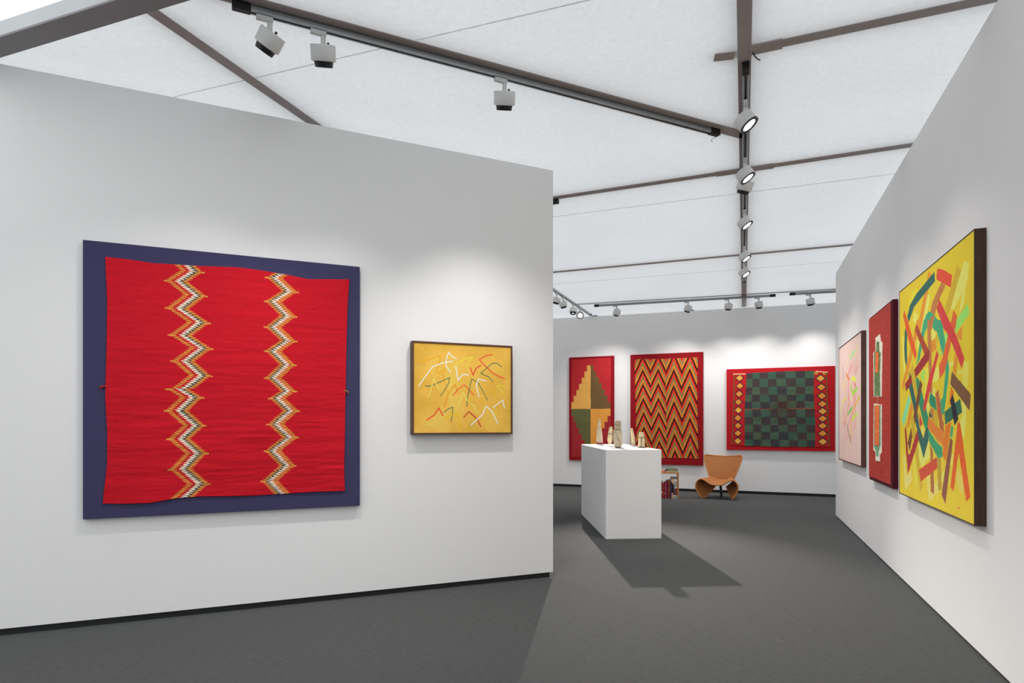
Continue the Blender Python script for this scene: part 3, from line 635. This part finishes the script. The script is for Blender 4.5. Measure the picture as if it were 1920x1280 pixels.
# ------------------------------------------------------------------ zigzag textile, back wall
root, w = hang('mounted_textile', 'textile with dense red orange and black zigzags on a dark red panel', 'textile', WB0, dB, nB, 1.710, 3.195, 0.541)
h = 2.850 - 0.541
MB().box(-w/2, w/2, -0.05, 0, 0, h).build('backing_panel', M_redpanel, root, bevel=0.003)
S, T = grid(289, 420)
U, V = coons(S, T, [(62, 42), (500, 50), (932, 47)], [(932, 47), (920, 300), (930, 700), (939, 941)], [(92, 935), (421, 941), (700, 938), (939, 941)], [(62, 42), (78, 500), (92, 935)])
q = np.clip(np.floor(S * 72), 0, 71) ; hw = q / 9.0; ph = hw % 2; tri = np.where(ph < 1, 1 - ph, ph - 1)      # 1 valley, 0 peak
tri = np.round(tri * 9) / 9
right = S > 0.5
row = np.where(right, 0.01800, 0.01625); v0 = np.where(right, 0.140, 0.133)
rv_ = (np.floor((V - v0) / row * 2) + 0.5) / 2
fr = ((rv_ - tri * 9) / 8) % 1.0
C = np.zeros(U.shape + (3,)); C[:] = lin('CC7830', G)
C[(fr >= 0.19) & (fr < 0.50)] = lin('CE3424', G); C[(fr >= 0.50) & (fr < 0.75)] = lin('7A7248', G)
C[fr < 0.26] = lin('2A1A1C', G)
brick = (np.floor((V - v0) / row) + q) % 2
C *= (1 + 0.05 * (brick - 0.5) + 0.10 * vnoise(S * 30, T * 40, 61, 2) + 0.12 * vnoise(S * 3, T * 4, 62, 2))[..., None]
sheet('cloth', (U - 0.5) * w, (1 - V) * h, np.full(U.shape, -0.0545), np.clip(C, 0, .9), M_cloth, root, thick=0.0025)

# ------------------------------------------------------------------ checked textile, back wall
root, w = hang('mounted_textile', 'wide dark green checked textile with columns of gold diamonds on bright red panel', 'textile', WB0, dB, nB, 3.645, 5.585, 0.8685)
h = 2.479 - 0.8685
MB().box(-w/2, w/2, -0.05, 0, 0, h).build('backing_panel', M_redpanel2, root, bevel=0.003)
S, T = grid(330, 270)
U, V = coons(S, T, [(63, 56), (188, 60), (189, 57), (504, 47), (814, 51), (938, 68)], [(938, 68), (940, 300), (963, 949)], [(41, 937), (168, 948), (498, 956), (827, 952), (963, 949)], [(63, 56), (55, 500), (41, 937)])
C = np.zeros(U.shape + (3,)); C[:] = lin('AE2426', G)
def tab(a, t): return np.interp(t, [0.05, 0.95], [0, 1])
tt = np.clip((V - 0.05) / 0.9, 0, 1)
ci = np.full(U.shape, -1)
for i in range(9):
    b = (CK_CT[i] * (1 - tt) + CK_CB[i] * tt) / 1000 + 0.004 * np.sin(V * 9 + i); ci += (U > b)
uu = np.clip((U - 0.18) / 0.64, 0, 1); ri = np.full(U.shape, -1)
for i in range(11):
    b = (CK_RL[i] * (1 - uu) + CK_RR[i] * uu) / 1000
    if i in (0, 10): b = b * 0 + (-1 if i == 0 else 2)
    ri += (V > b + 0.004 * np.sin(U * 14 + i * 2))
inn = (ci >= 0) & (ci < 8)
chk = (ci + ri) % 2 == 0
R_ = np.random.RandomState(5).rand(12, 12)
var = R_[np.clip(ri, 0, 11), np.clip(ci, 0, 11)]
dark = np.array(lin('3A3A3E', G)); grn = np.array(lin('3A5548', G)); grn2 = np.array(lin('4A5946', G)); drk2 = np.array(lin('463A38', G))
cg = grn[None, None] * var[..., None] + grn2[None, None] * (1 - var[..., None]); cd = dark[None, None] * var[..., None] + drk2[None, None] * (1 - var[..., None])
C[inn & chk] = cd[inn & chk]; C[inn & ~chk] = cg[inn & ~chk]
sm = inn & (np.abs(V - 0.498) < 0.003) & ((U < 0.43) | (U > 0.57)); C[sm] = lin('9A4A3A', G)
stn = np.exp(-((U - 0.52) / 0.10) ** 2 - ((V - 0.50) / 0.16) ** 2)[..., None] * 0.45 * inn[..., None]
C = C * (1 - stn) + np.array(lin('4A2A20', G)) * stn
hwU, hhV = 0.046, 0.051
for lst, f_ in ((CK_DL, 1.0), (CK_DR, 1.12)):
    for i, (a, b) in enumerate(lst):
        d = np.abs(U - a / 1000) / (hwU * f_) + np.abs(V - b / 1000) / hhV
        C[d < 1.0] = lin('16203A', G); C[d < 0.74] = lin('D2883A' if i % 4 else 'DC9C44', G)
for a, b in CK_SQ:
    d = np.maximum(np.abs(U - a / 1000) / 0.017, np.abs(V - b / 1000) / 0.014)
    C[d < 1] = lin('C8A040', G); C[d < 0.68] = lin('7A2024', G); C[d < 0.35] = lin('C8A040', G)
C[(S > 0.012) & (S < 0.019)] = lin('4A5A2A', G); C[(S > 0.981) & (S < 0.988)] = lin('4A5A2A', G)
C[(T < 0.014) & ((U < 0.185) | (U > 0.83))] = lin('D8A080', G)
C *= (1 + 0.12 * vnoise(U * 8, V * 40, 71, 3) + 0.05 * vnoise(U * 90, V * 90, 72, 1))[..., None]
Y = -0.056 - 0.0035 * vnoise(U * 6, V * 22, 73, 2) * np.clip(V + 0.2, 0, 1)
sheet('cloth', (U - 0.5) * w, (1 - V) * h, Y, np.clip(C, 0, .9), M_cloth, root, thick=0.004)

# ------------------------------------------------------------------ plinth
PF = [Vector((1.122, 7.53)), Vector((1.80, 7.58)), Vector((1.741, 9.70)), Vector((1.063, 9.65))]
PT = 1.07
o = MB().prism(PF, 0, PT).build('plinth', M_plinth, bevel=0.004); tag(o, 'long white box plinth standing on the carpet carrying carved figures', 'plinth')

# ------------------------------------------------------------------ carved figures
G = 1.3
M_bone = material('weathered_bone', lin('B5A890', G), 0.85, noise=0.16, nscale=30, stretch=(3, 3, 0.7), bump=0.5, bscale=140, spec=0.15)
M_bone2 = material('pale_bone', lin('D2C19C', G * 0.95), 0.75, noise=0.10, nscale=30, bump=0.3, bscale=160, spec=0.2)
def carving(name, prof, carve, mat, parent, n=72, m=90, sq=3.0, lean=None):
    """prof: (z, half width, half depth, x offset); carve(a, z) gives inward depth"""
    zs = np.linspace(prof[0][0], prof[-1][0], m); k = [p[0] for p in prof]
    A = np.interp(zs, k, [p[1] for p in prof]); B = np.interp(zs, k, [p[2] for p in prof]); X = np.interp(zs, k, [p[3] for p in prof])
    a = np.linspace(0, 2 * np.pi, n, endpoint=False); aa, zz = np.meshgrid(a, zs)
    c, s = np.cos(aa), np.sin(aa); r = (np.abs(c) ** sq + np.abs(s) ** sq) ** (-1 / sq)
    d = carve(c * r, s * r, zz)
    x = X[:, None] + c * r * (A[:, None] - d * 0.6); y = s * r * (B[:, None] - d)
    P = np.stack([x, y, zz], -1).reshape(-1, 3)
    f = [(j * n + i, j * n + (i + 1) % n, (j + 1) * n + (i + 1) % n, (j + 1) * n + i) for j in range(m - 1) for i in range(n)]
    f += [tuple(range(n - 1, -1, -1)), tuple(range((m - 1) * n, m * n))]
    o = link_mesh(name, P, f, mat, parent, True); o.data.set_sharp_from_angle(angle=math.radians(60)); return o
def gauss(x, c, w): return np.exp(-((x - c) / w) ** 2)
def stand(root, plate, rod_h=None, rod=(0, 0), clamp=None):
    MB().box(-plate, plate, -plate * 0.7, plate * 0.7, 0, 0.007).build('base_plate', M_metal, root, bevel=0.001)
    if rod_h:
        MB().tube([(rod[0], rod[1], 0.006), (rod[0], rod[1], rod_h)], 0.0035, 8).build('support_rod', M_metal, root, smooth=True)
    if clamp:
        hx, hy, zc = clamp
        MB().tube([(-hx, 0.0, zc), (-hx, -hy, zc), (hx, -hy, zc), (hx, 0.0, zc)], 0.003, 6).build('holding_band', M_metal, root)
def fig_root(label, u, Y, rz=0.0):
    r = empty('carved_figure', ((u - 960) / 1180 * Y, Y, PT + 0.0005), rz); tag(r, label, 'figurine'); return r
# tallest, robed with hollow face
r = fig_root('slender grey carved figure with hollow face, farthest left on the plinth', 1123.9, 9.45, -0.15)
stand(r, 0.066, 0.06)
carving('figure', [(0.030, 0.040, 0.028, 0.004), (0.036, 0.048, 0.034, 0.003), (0.10, 0.047, 0.036, 0.002), (0.20, 0.041, 0.033, -0.002), (0.245, 0.030, 0.026, -0.006), (0.262, 0.023, 0.023, -0.006), (0.30, 0.026, 0.024, -0.004), (0.345, 0.023, 0.022, 0), (0.375, 0.016, 0.016, 0.004), (0.384, 0.008, 0.008, 0.006)],
        lambda c, s, z: np.where(s < 0, 0.012 * gauss(z, 0.315, 0.022) * gauss(c, -0.1, 0.45) + 0.007 * gauss(z, 0.27, 0.012) + 0.005 * gauss(z, 0.355, 0.008) + 0.0035 * (z < 0.24) * (0.5 + 0.5 * np.sin(c * 14 + z * 20)), 0.0) + 0.001, M_bone, r, sq=2.4)
# plain with clamp
r = fig_root('narrow pale carved figure with metal band, just left of the face carving', 1144.5, 8.65, 0.3)
stand(r, 0.062, 0.19, (0.018, -0.036), (0.036, 0.032, 0.175))
carving('figure', [(0.030, 0.010, 0.010, -0.006), (0.045, 0.022, 0.020, -0.008), (0.09, 0.036, 0.026, -0.008), (0.14, 0.034, 0.027, -0.004), (0.20, 0.030, 0.024, 0), (0.25, 0.024, 0.021, 0.006), (0.268, 0.016, 0.016, 0.010), (0.277, 0.008, 0.008, 0.010)],
        lambda c, s, z: np.where(s < 0, 0.003 * gauss(z, 0.20, 0.012) + 0.0015 * np.sin(z * 120 + c * 3), 0), M_bone2, r, sq=2.3)
# big one with carved face
r = fig_root('large blocky figure with carved face and diagonal grooves, nearest on the plinth', 1158.3, 8.12, -0.05)
stand(r, 0.080)
def face(c, s, z):
    f = s < 0
    d = 0.013 * gauss(z, 0.288, 0.010) * (gauss(c, -0.42, 0.20) + gauss(c, 0.42, 0.20))      # eyes
    d += 0.007 * gauss(z, 0.262, 0.006) * (gauss(c, -0.3, 0.25) + gauss(c, 0.3, 0.25))       # mouth corners
    d += 0.014 * gauss(z, 0.236, 0.007)                                                    # neck cut
    d += 0.006 * gauss(z, 0.307, 0.005) + 0.005 * gauss(z, 0.332, 0.006)                    # brow, cap lines
    g = (z < 0.225) * (z > 0.02)
    d += g * 0.0075 * (0.5 + 0.5 * np.sin(6 * (c * 0.9 + z * 11))) * (0.35 + 0.65 * gauss(z, 0.10, 0.09))
    d += g * 0.006 * gauss(c * 0.05 - (0.12 - z) * 0.35, 0, 0.006)
    d = d * 2.2
    return np.where(f, d, 0.010 * gauss(z, 0.236, 0.008) * (np.abs(c) > 0.7))
carving('figure', [(0.0075, 0.030, 0.024, 0.006), (0.014, 0.044, 0.034, 0.006), (0.06, 0.055, 0.043, 0.004), (0.12, 0.057, 0.045, 0), (0.20, 0.056, 0.043, 0), (0.229, 0.054, 0.042, -0.002), (0.236, 0.042, 0.036, 0), (0.243, 0.044, 0.040, 0.0), (0.30, 0.043, 0.040, 0.002), (0.335, 0.040, 0.036, 0.004), (0.350, 0.034, 0.028, 0.006), (0.355, 0.020, 0.016, 0.006)],
        face, M_bone, r, n=96, m=150, sq=3.4)
# slab seen from the side
r = fig_root('thin leaning pale slab figure behind the banded figure at right', 1186.3, 8.78, 0.2)
stand(r, 0.072, 0.12, (-0.030, 0.0))
carving('figure', [(0.010, 0.026, 0.016, 0.010), (0.02, 0.030, 0.020, 0.010), (0.10, 0.029, 0.022, 0.006), (0.145, 0.026, 0.022, 0.002), (0.15, 0.022, 0.021, -0.002), (0.155, 0.024, 0.021, -0.002), (0.21, 0.019, 0.018, -0.010), (0.245, 0.015, 0.014, -0.014), (0.252, 0.008, 0.008, -0.014)],
        lambda c, s, z: 0.002 * gauss(z, 0.15, 0.006) + 0.001 * np.sin(z * 90), M_bone2, r, sq=2.6)
# small with clamp
r = fig_root('short pale tapering figure held by a metal band, farthest right on the plinth', 1202.8, 8.22, -0.05)
stand(r, 0.056, 0.135, (-0.008, -0.030), (0.042, 0.030, 0.132))
carving('figure', [(0.008, 0.038, 0.022, 0.0), (0.02, 0.043, 0.026, 0.0), (0.09, 0.042, 0.026, 0), (0.13, 0.039, 0.025, 0.0), (0.17, 0.034, 0.023, 0.0), (0.195, 0.030, 0.021, 0), (0.204, 0.022, 0.015, 0)],
        lambda c, s, z: 0.0015 * gauss(z, 0.132, 0.006) + 0.0008 * np.sin(z * 110), M_bone2, r, sq=3.0)

# ------------------------------------------------------------------ wicker chair
def wicker(name, c1, c2, sx, sz):
    m = bpy.data.materials.new(name); m.use_nodes = True; nt = m.node_tree; N = nt.nodes; L = nt.links; p = N['Principled BSDF']
    p.inputs['Roughness'].default_value = 0.6; p.inputs['Specular IOR Level'].default_value = 0.25
    uv = N.new('ShaderNodeUVMap'); uv.uv_map = 'UVMap'
    def wave(ax, s):
        mp = N.new('ShaderNodeMapping'); mp.inputs['Scale'].default_value = (s if ax == 'X' else 0, s if ax == 'Y' else 0, 0); L.new(uv.outputs[0], mp.inputs['Vector'])
        w_ = N.new('ShaderNodeTexWave'); w_.bands_direction = ax; w_.inputs['Scale'].default_value = 1.0; w_.inputs['Distortion'].default_value = 0.0
        L.new(mp.outputs[0], w_.inputs['Vector']); return w_.outputs['Fac']
    a = wave('X', sx); b = wave('Y', sz)
    mu = N.new('ShaderNodeMath'); mu.operation = 'MULTIPLY_ADD'; L.new(b, mu.inputs[0]); mu.inputs[1].default_value = 0.45; L.new(a, mu.inputs[2])
    r = N.new('ShaderNodeValToRGB'); r.color_ramp.elements[0].position = 0.12; r.color_ramp.elements[0].color = (*c1, 1); r.color_ramp.elements[1].position = 0.65; r.color_ramp.elements[1].color = (*c2, 1)
    L.new(mu.outputs[0], r.inputs['Fac'])
    nz = N.new('ShaderNodeTexNoise'); nz.inputs['Scale'].default_value = 6; mr = N.new('ShaderNodeMapRange'); mr.inputs['To Min'].default_value = 0.85; mr.inputs['To Max'].default_value = 1.15; L.new(nz.outputs['Fac'], mr.inputs['Value'])
    vs = N.new('ShaderNodeVectorMath'); vs.operation = 'SCALE'; L.new(r.outputs['Color'], vs.inputs[0]); L.new(mr.outputs[0], vs.inputs['Scale'])
    L.new(vs.outputs[0], p.inputs['Base Color'])
    bp = N.new('ShaderNodeBump'); bp.inputs['Strength'].default_value = 0.8; bp.inputs['Distance'].default_value = 0.004; L.new(mu.outputs[0], bp.inputs['Height']); L.new(bp.outputs[0], p.inputs['Normal'])
    return m
M_wick = wicker('woven_cane', lin('8A5028', 1.1), lin('B07443', 1.3), 17.0, 36.0)
M_rim = material('wrapped_cane_rim', lin('B87842', 1.3), 0.6, noise=0.18, nscale=50, bump=0.6, bscale=90, bdist=0.005)
M_leg = material('dark_grey_leg', (0.03, 0.035, 0.035), 0.4, noise=0.1)
def catmull(pts, n):
    P = np.array(pts, float); P = np.vstack([2 * P[0] - P[1], P, 2 * P[-1] - P[-2]]); seg = len(pts) - 1; out = []
    for t in np.linspace(0, seg - 1e-9, n):
        i = int(t); f = t - i; a, b, c, d = P[i:i + 4]
        out.append(0.5 * ((2 * b) + (c - a) * f + (2 * a - 5 * b + 4 * c - d) * f * f + (3 * b - a - 3 * c + d) * f ** 3))
    return np.array(out)
def uvgrid(name, P, UVs, mat, parent, thick=0.012):
    nv, nu, _ = P.shape; ids = np.arange(nv * nu).reshape(nv, nu)
    F = np.stack([ids[:-1, :-1], ids[:-1, 1:], ids[1:, 1:], ids[1:, :-1]], -1).reshape(-1, 4)
    o = link_mesh(name, P.reshape(-1, 3), F, mat, parent, True)
    l = o.data.uv_layers.new(name='UVMap'); uv = UVs.reshape(-1, 2)[F.ravel()]; l.data.foreach_set('uv', uv.astype(np.float32).ravel())
    s = o.modifiers.new('thickness', 'SOLIDIFY'); s.thickness = thick; s.offset = 0
    return o
chair = empty('wicker_chair', (3.757, 11.56, 0.0), math.radians(-31)); tag(chair, 'low woven cane chair with flared back and curled front feet by the back wall', 'chair')
half = [(0.0, 0.262), (0.09, 0.268), (0.17, 0.310), (0.25, 0.358), (0.315, 0.352), (0.365, 0.295), (0.378, 0.215), (0.345, 0.115), (0.275, 0.012)]
nu, nv = 141, 36
hc = catmull(half, 71); full = np.vstack([hc[::-1] * [-1, 1], hc[1:]])
t = np.linspace(0, 1, nv)
P = np.zeros((nv, nu, 3)); UVs = np.zeros((nv, nu, 2))
arc = np.cumsum(np.r_[0, np.hypot(*np.diff(full, axis=0).T)]); arc -= arc[nu // 2]
for j, tt_ in enumerate(t):
    q = abs(np.linspace(-1, 1, nu)); curl = np.clip((q - 0.45) / 0.55, 0, 1)
    back = 0.46 * tt_
    # towards the back the curls tuck in and rise
    tuck = max(0.0, (tt_ - 0.22) / 0.78)
    x = full[:, 0] * (1 - 0.36 * tt_ ** 1.3) - np.sign(full[:, 0]) * curl * 0.075 * tuck
    z = full[:, 1] + (0.335 - full[:, 1]) * (0.35 * tt_) * (1 - curl) + curl ** 1.5 * 0.20 * tuck ** 1.4
    z = np.where(q < 0.45, z + 0.045 * tt_ * (1 - q), z)
    P[j, :, 0] = x; P[j, :, 1] = back * (1 - 0.25 * curl) ; P[j, :, 2] = z
    UVs[j, :, 0] = arc; UVs[j, :, 1] = back
uvgrid('seat_shell', P, UVs, M_wick, chair)
rim_path = [tuple(P[0, i]) for i in range(0, nu, 3)]
MB().tube(rim_path, 0.0135, 10).build('front_rim', M_rim, chair, smooth=True)
for i in (0, nu - 1):
    MB().tube([tuple(P[j, i]) for j in range(0, nv)], 0.011, 8).build('curl_edge', M_rim, chair, smooth=True)
# back rest
nb, mb = 61, 50
B = np.zeros((mb, nb, 3)); UVb = np.zeros((mb, nb, 2))
for j in range(mb):
    k = j / (mb - 1)
    hwid = np.interp(k, [0, 0.12, 0.35, 0.6, 0.82, 0.94, 1.0], [0.215, 0.232, 0.275, 0.318, 0.346, 0.350, 0.338])
    for i in range(nb):
        a = -1 + 2 * i / (nb - 1)
        ztop = 0.470 - 0.020 * (1 - abs(a) ** 2) - 0.015 * max(0, abs(a) - 0.9) * 10 * 0.6
        B[j, i] = (a * hwid, 0.455 + 0.16 * k ** 1.2 - 0.085 * a * a * (0.45 + 0.55 * k), 0.318 + 0.012 * a * a + k * ztop)
        UVb[j, i] = (a * 0.30, k * 0.5)
uvgrid('backrest', B, UVb, M_wick, chair)
MB().tube([tuple(B[j, 0]) for j in range(0, mb, 2)] + [tuple(B[-1, i]) for i in range(2, nb - 2, 2)] + [tuple(B[j, -1]) for j in range(mb - 1, -1, -2)], 0.011, 10).build('back_rim', M_rim, chair, smooth=True)
MB().tube([(-0.02, 0.37, 0.298), (-0.015, 0.40, 0.18), (-0.01, 0.44, 0.002)], [0.026, 0.024, 0.019], 14).build('rear_leg', M_leg, chair, smooth=True)

# ------------------------------------------------------------------ low shelf with books
BY = 11.83
def bx(x): return (1225 + x / 18.28 - 960) / 1180 * BY
def bz(y): return (1142 - y) / 18.28 / 1180 * BY
M_oak = material('orange_oak', lin('C07A42', 1.35), 0.5, noise=0.12, nscale=10, stretch=(1, 1, 6))
SA = -0.20; PV = (bx(770), BY - 0.15)
def sw(x, y):
    c, s_ = math.cos(SA), math.sin(SA); return PV[0] + (x - PV[0]) * c - (y - PV[1]) * s_, PV[1] + (x - PV[0]) * s_ + (y - PV[1]) * c
shx = (bx(800) + bx(-500)) / 2
sh = empty('low_shelf', (*sw(shx, BY), 0.0), SA); tag(sh, 'low open oak shelf with upright books, partly hidden by the plinth', 'shelf')
xr = bx(800) - shx
MB().box(-xr, xr, -0.15, 0.15, bz(300), bz(266)).build('top_board', M_oak, sh, bevel=0.002)
for s in (-1, 1):
    a, b = sorted((s * xr, s * (xr - 0.022)))
    MB().box(a, b, -0.15, 0.15, 0.0, bz(300)).build('side_panel', M_oak, sh, bevel=0.002)
M_page = material('book_pages', lin('E0D2AE', G), 0.9, noise=0.05, nscale=200)
cover_cache = {}
def cover(hexc):
    if hexc not in cover_cache: cover_cache[hexc] = material('book_cover', lin(hexc, G), 0.5, noise=0.05, nscale=30)
    return cover_cache[hexc]
def book(label, x0, x1, y0, dep, z0, z1, hexc, bands=(), group='books standing under the shelf top'):
    """upright book, spine to the viewer"""
    r = empty('book', (*sw((x0 + x1) / 2, y0 + dep / 2), z0), SA); tag(r, label, 'book', group)
    wv = (x1 - x0) / 2 - 0.0006; H_ = z1 - z0; c = 0.0025
    m = MB().box(-wv, wv, -dep / 2, -dep / 2 + c, 0, H_).box(-wv, -wv + c, -dep / 2 + c, dep / 2, 0, H_).box(wv - c, wv, -dep / 2 + c, dep / 2, 0, H_)
    m.build('cover', cover(hexc), r)
    MB().box(-wv + c, wv - c, -dep / 2 + c, dep / 2 - 0.004, 0.003, H_ - 0.003).build('pages', M_page, r)
    for a, b, hc_ in bands:
        MB().box(-wv * 0.96, wv * 0.96, -dep / 2 - 0.0006, -dep / 2 + 0.0005, H_ * a, H_ * b).build('spine_label', cover(hc_), r)
    return r
rows = [(268, 315, 640, 'B8323A', ((0.03, 0.08, '6A1C20'),), 'red book beside the plinth edge, leftmost in view'),
        (315, 349, 590, '202022', ((0.25, 0.35, '8A8A80'), (0.62, 0.68, '5A5A55')), 'thin black book between two red ones'),
        (349, 388, 592, 'C8414A', (), 'thin bright red book right of the thin black one'),
        (388, 455, 535, '5A1E2C', ((0.02, 0.98, '5A2034'),), 'thick maroon book with plain spine'),
        (455, 520, 520, '8A4632', ((0.16, 0.24, '6A1818'), (0.52, 0.58, 'B04A30'), (0.64, 0.70, '6A1818')), 'thick rusty brown book with dark red bands'),
        (520, 560, 495, '1C2634', ((0.4, 0.7, '24405A'), (0.92, 0.99, 'C8A898')), 'narrow dark navy book'),
        (560, 605, 478, '241E20', ((0.0, 0.30, 'D0A0A0'), (0.80, 0.99, 'E0C0A0')), 'dark book with pink foot and cream top'),
        (605, 652, 468, '35211C', ((0.0, 0.20, 'CFAE88'), (0.70, 0.99, 'E2C4A4')), 'dark brown book with beige foot and cream head'),
        (652, 748, 482, 'DCD8D0', ((0.02, 0.12, '6A9A98'), (0.16, 0.52, '7A3A34'), (0.58, 0.86, 'A8A498')), 'thickest book, white spine with brown lower picture, beside the oak side panel')]
for x0, x1, yt, c, bands, lab in rows: book(lab, bx(x0), bx(x1), BY - 0.145, 0.21, 0.0, bz(yt), c, bands)
xx = 268; rb = random.Random(3)
for c, cn in (('6A2A22', 'dark rust'), ('D8D0C0', 'pale cream'), ('2A3A4A', 'slate blue'), ('9A3A2A', 'brick red'), ('3A3A34', 'charcoal'), ('B89A60', 'straw coloured')):
    wd = rb.uniform(38, 66); book(cn + ' book on the part of the shelf hidden behind the plinth', bx(xx - wd), bx(xx), BY - 0.145, 0.21, 0.0, bz(rb.uniform(500, 640)), c, ((0.3, 0.4, 'C8B890'),)); xx -= wd
def flat_book(label, x0, x1, yc, dep, z0, z1, hexc, rz=0.0):
    r = empty('book', (*sw((x0 + x1) / 2, yc - 0.15), z0), SA + rz); tag(r, label, 'book')
    wv = (x1 - x0) / 2; H_ = z1 - z0; c = 0.003
    MB().box(-wv, wv, -dep / 2, dep / 2, 0, c).box(-wv, wv, -dep / 2, dep / 2, H_ - c, H_).box(-wv, -wv + c, -dep / 2, dep / 2, c, H_ - c).build('cover', cover(hexc), r)
    MB().box(-wv + c, wv - 0.006, -dep / 2 + 0.005, dep / 2 - 0.005, c, H_ - c).build('pages', M_page, r)
zt = bz(266)
flat_book('wide black book with cream pages lying on the oak shelf top', bx(352), bx(782), BY + 0.145, 0.26, zt + 0.0003, zt + 0.028, '1E1A1A')
flat_book('green book lying topmost on the shelf pile', bx(430), bx(690), BY + 0.15, 0.17, zt + 0.0527, zt + 0.064, '2F6A40', 0.12)
flat_book('dark patterned book in the middle of the pile on the shelf top', bx(400), bx(775), BY + 0.155, 0.22, zt + 0.0283, zt + 0.0524, '2C1A20', 0.04)
flat_book('red book lying on the shelf top next to the plinth edge', bx(120), bx(345), BY + 0.14, 0.24, zt + 0.0003, zt + 0.020, 'B4402E')
flat_book('thin brown book lying across the upright books', bx(540), bx(748), BY + 0.11, 0.18, bz(465), bz(436), '6A342A')

# ------------------------------------------------------------------ small cables at the ceiling
def cable(label, pts, r=0.004):
    o = MB().tube([tuple(p) for p in catmull(pts, 16)], r, 8).build('cable', M_cap, smooth=True); return tag(o, label, 'cable')
def cp(u, v, z):
    y = (z - 1.37) * 1180 / (796 - v); return ((u - 960) / 1180 * y, y, z)
cable('short dark cable tail hanging beside the start of the lit spotlight track', [cp(1412, 98, 3.79), cp(1415, 105, 3.775), cp(1420, 110, 3.77), cp(1425, 113, 3.772)])
cable('thin cable loop at the right end of the long aluminium track', [cp(1352, 252, 3.785), cp(1342, 257, 3.76), cp(1335, 261, 3.755), cp(1333, 264, 3.758), cp(1337, 266, 3.762)], 0.0018)
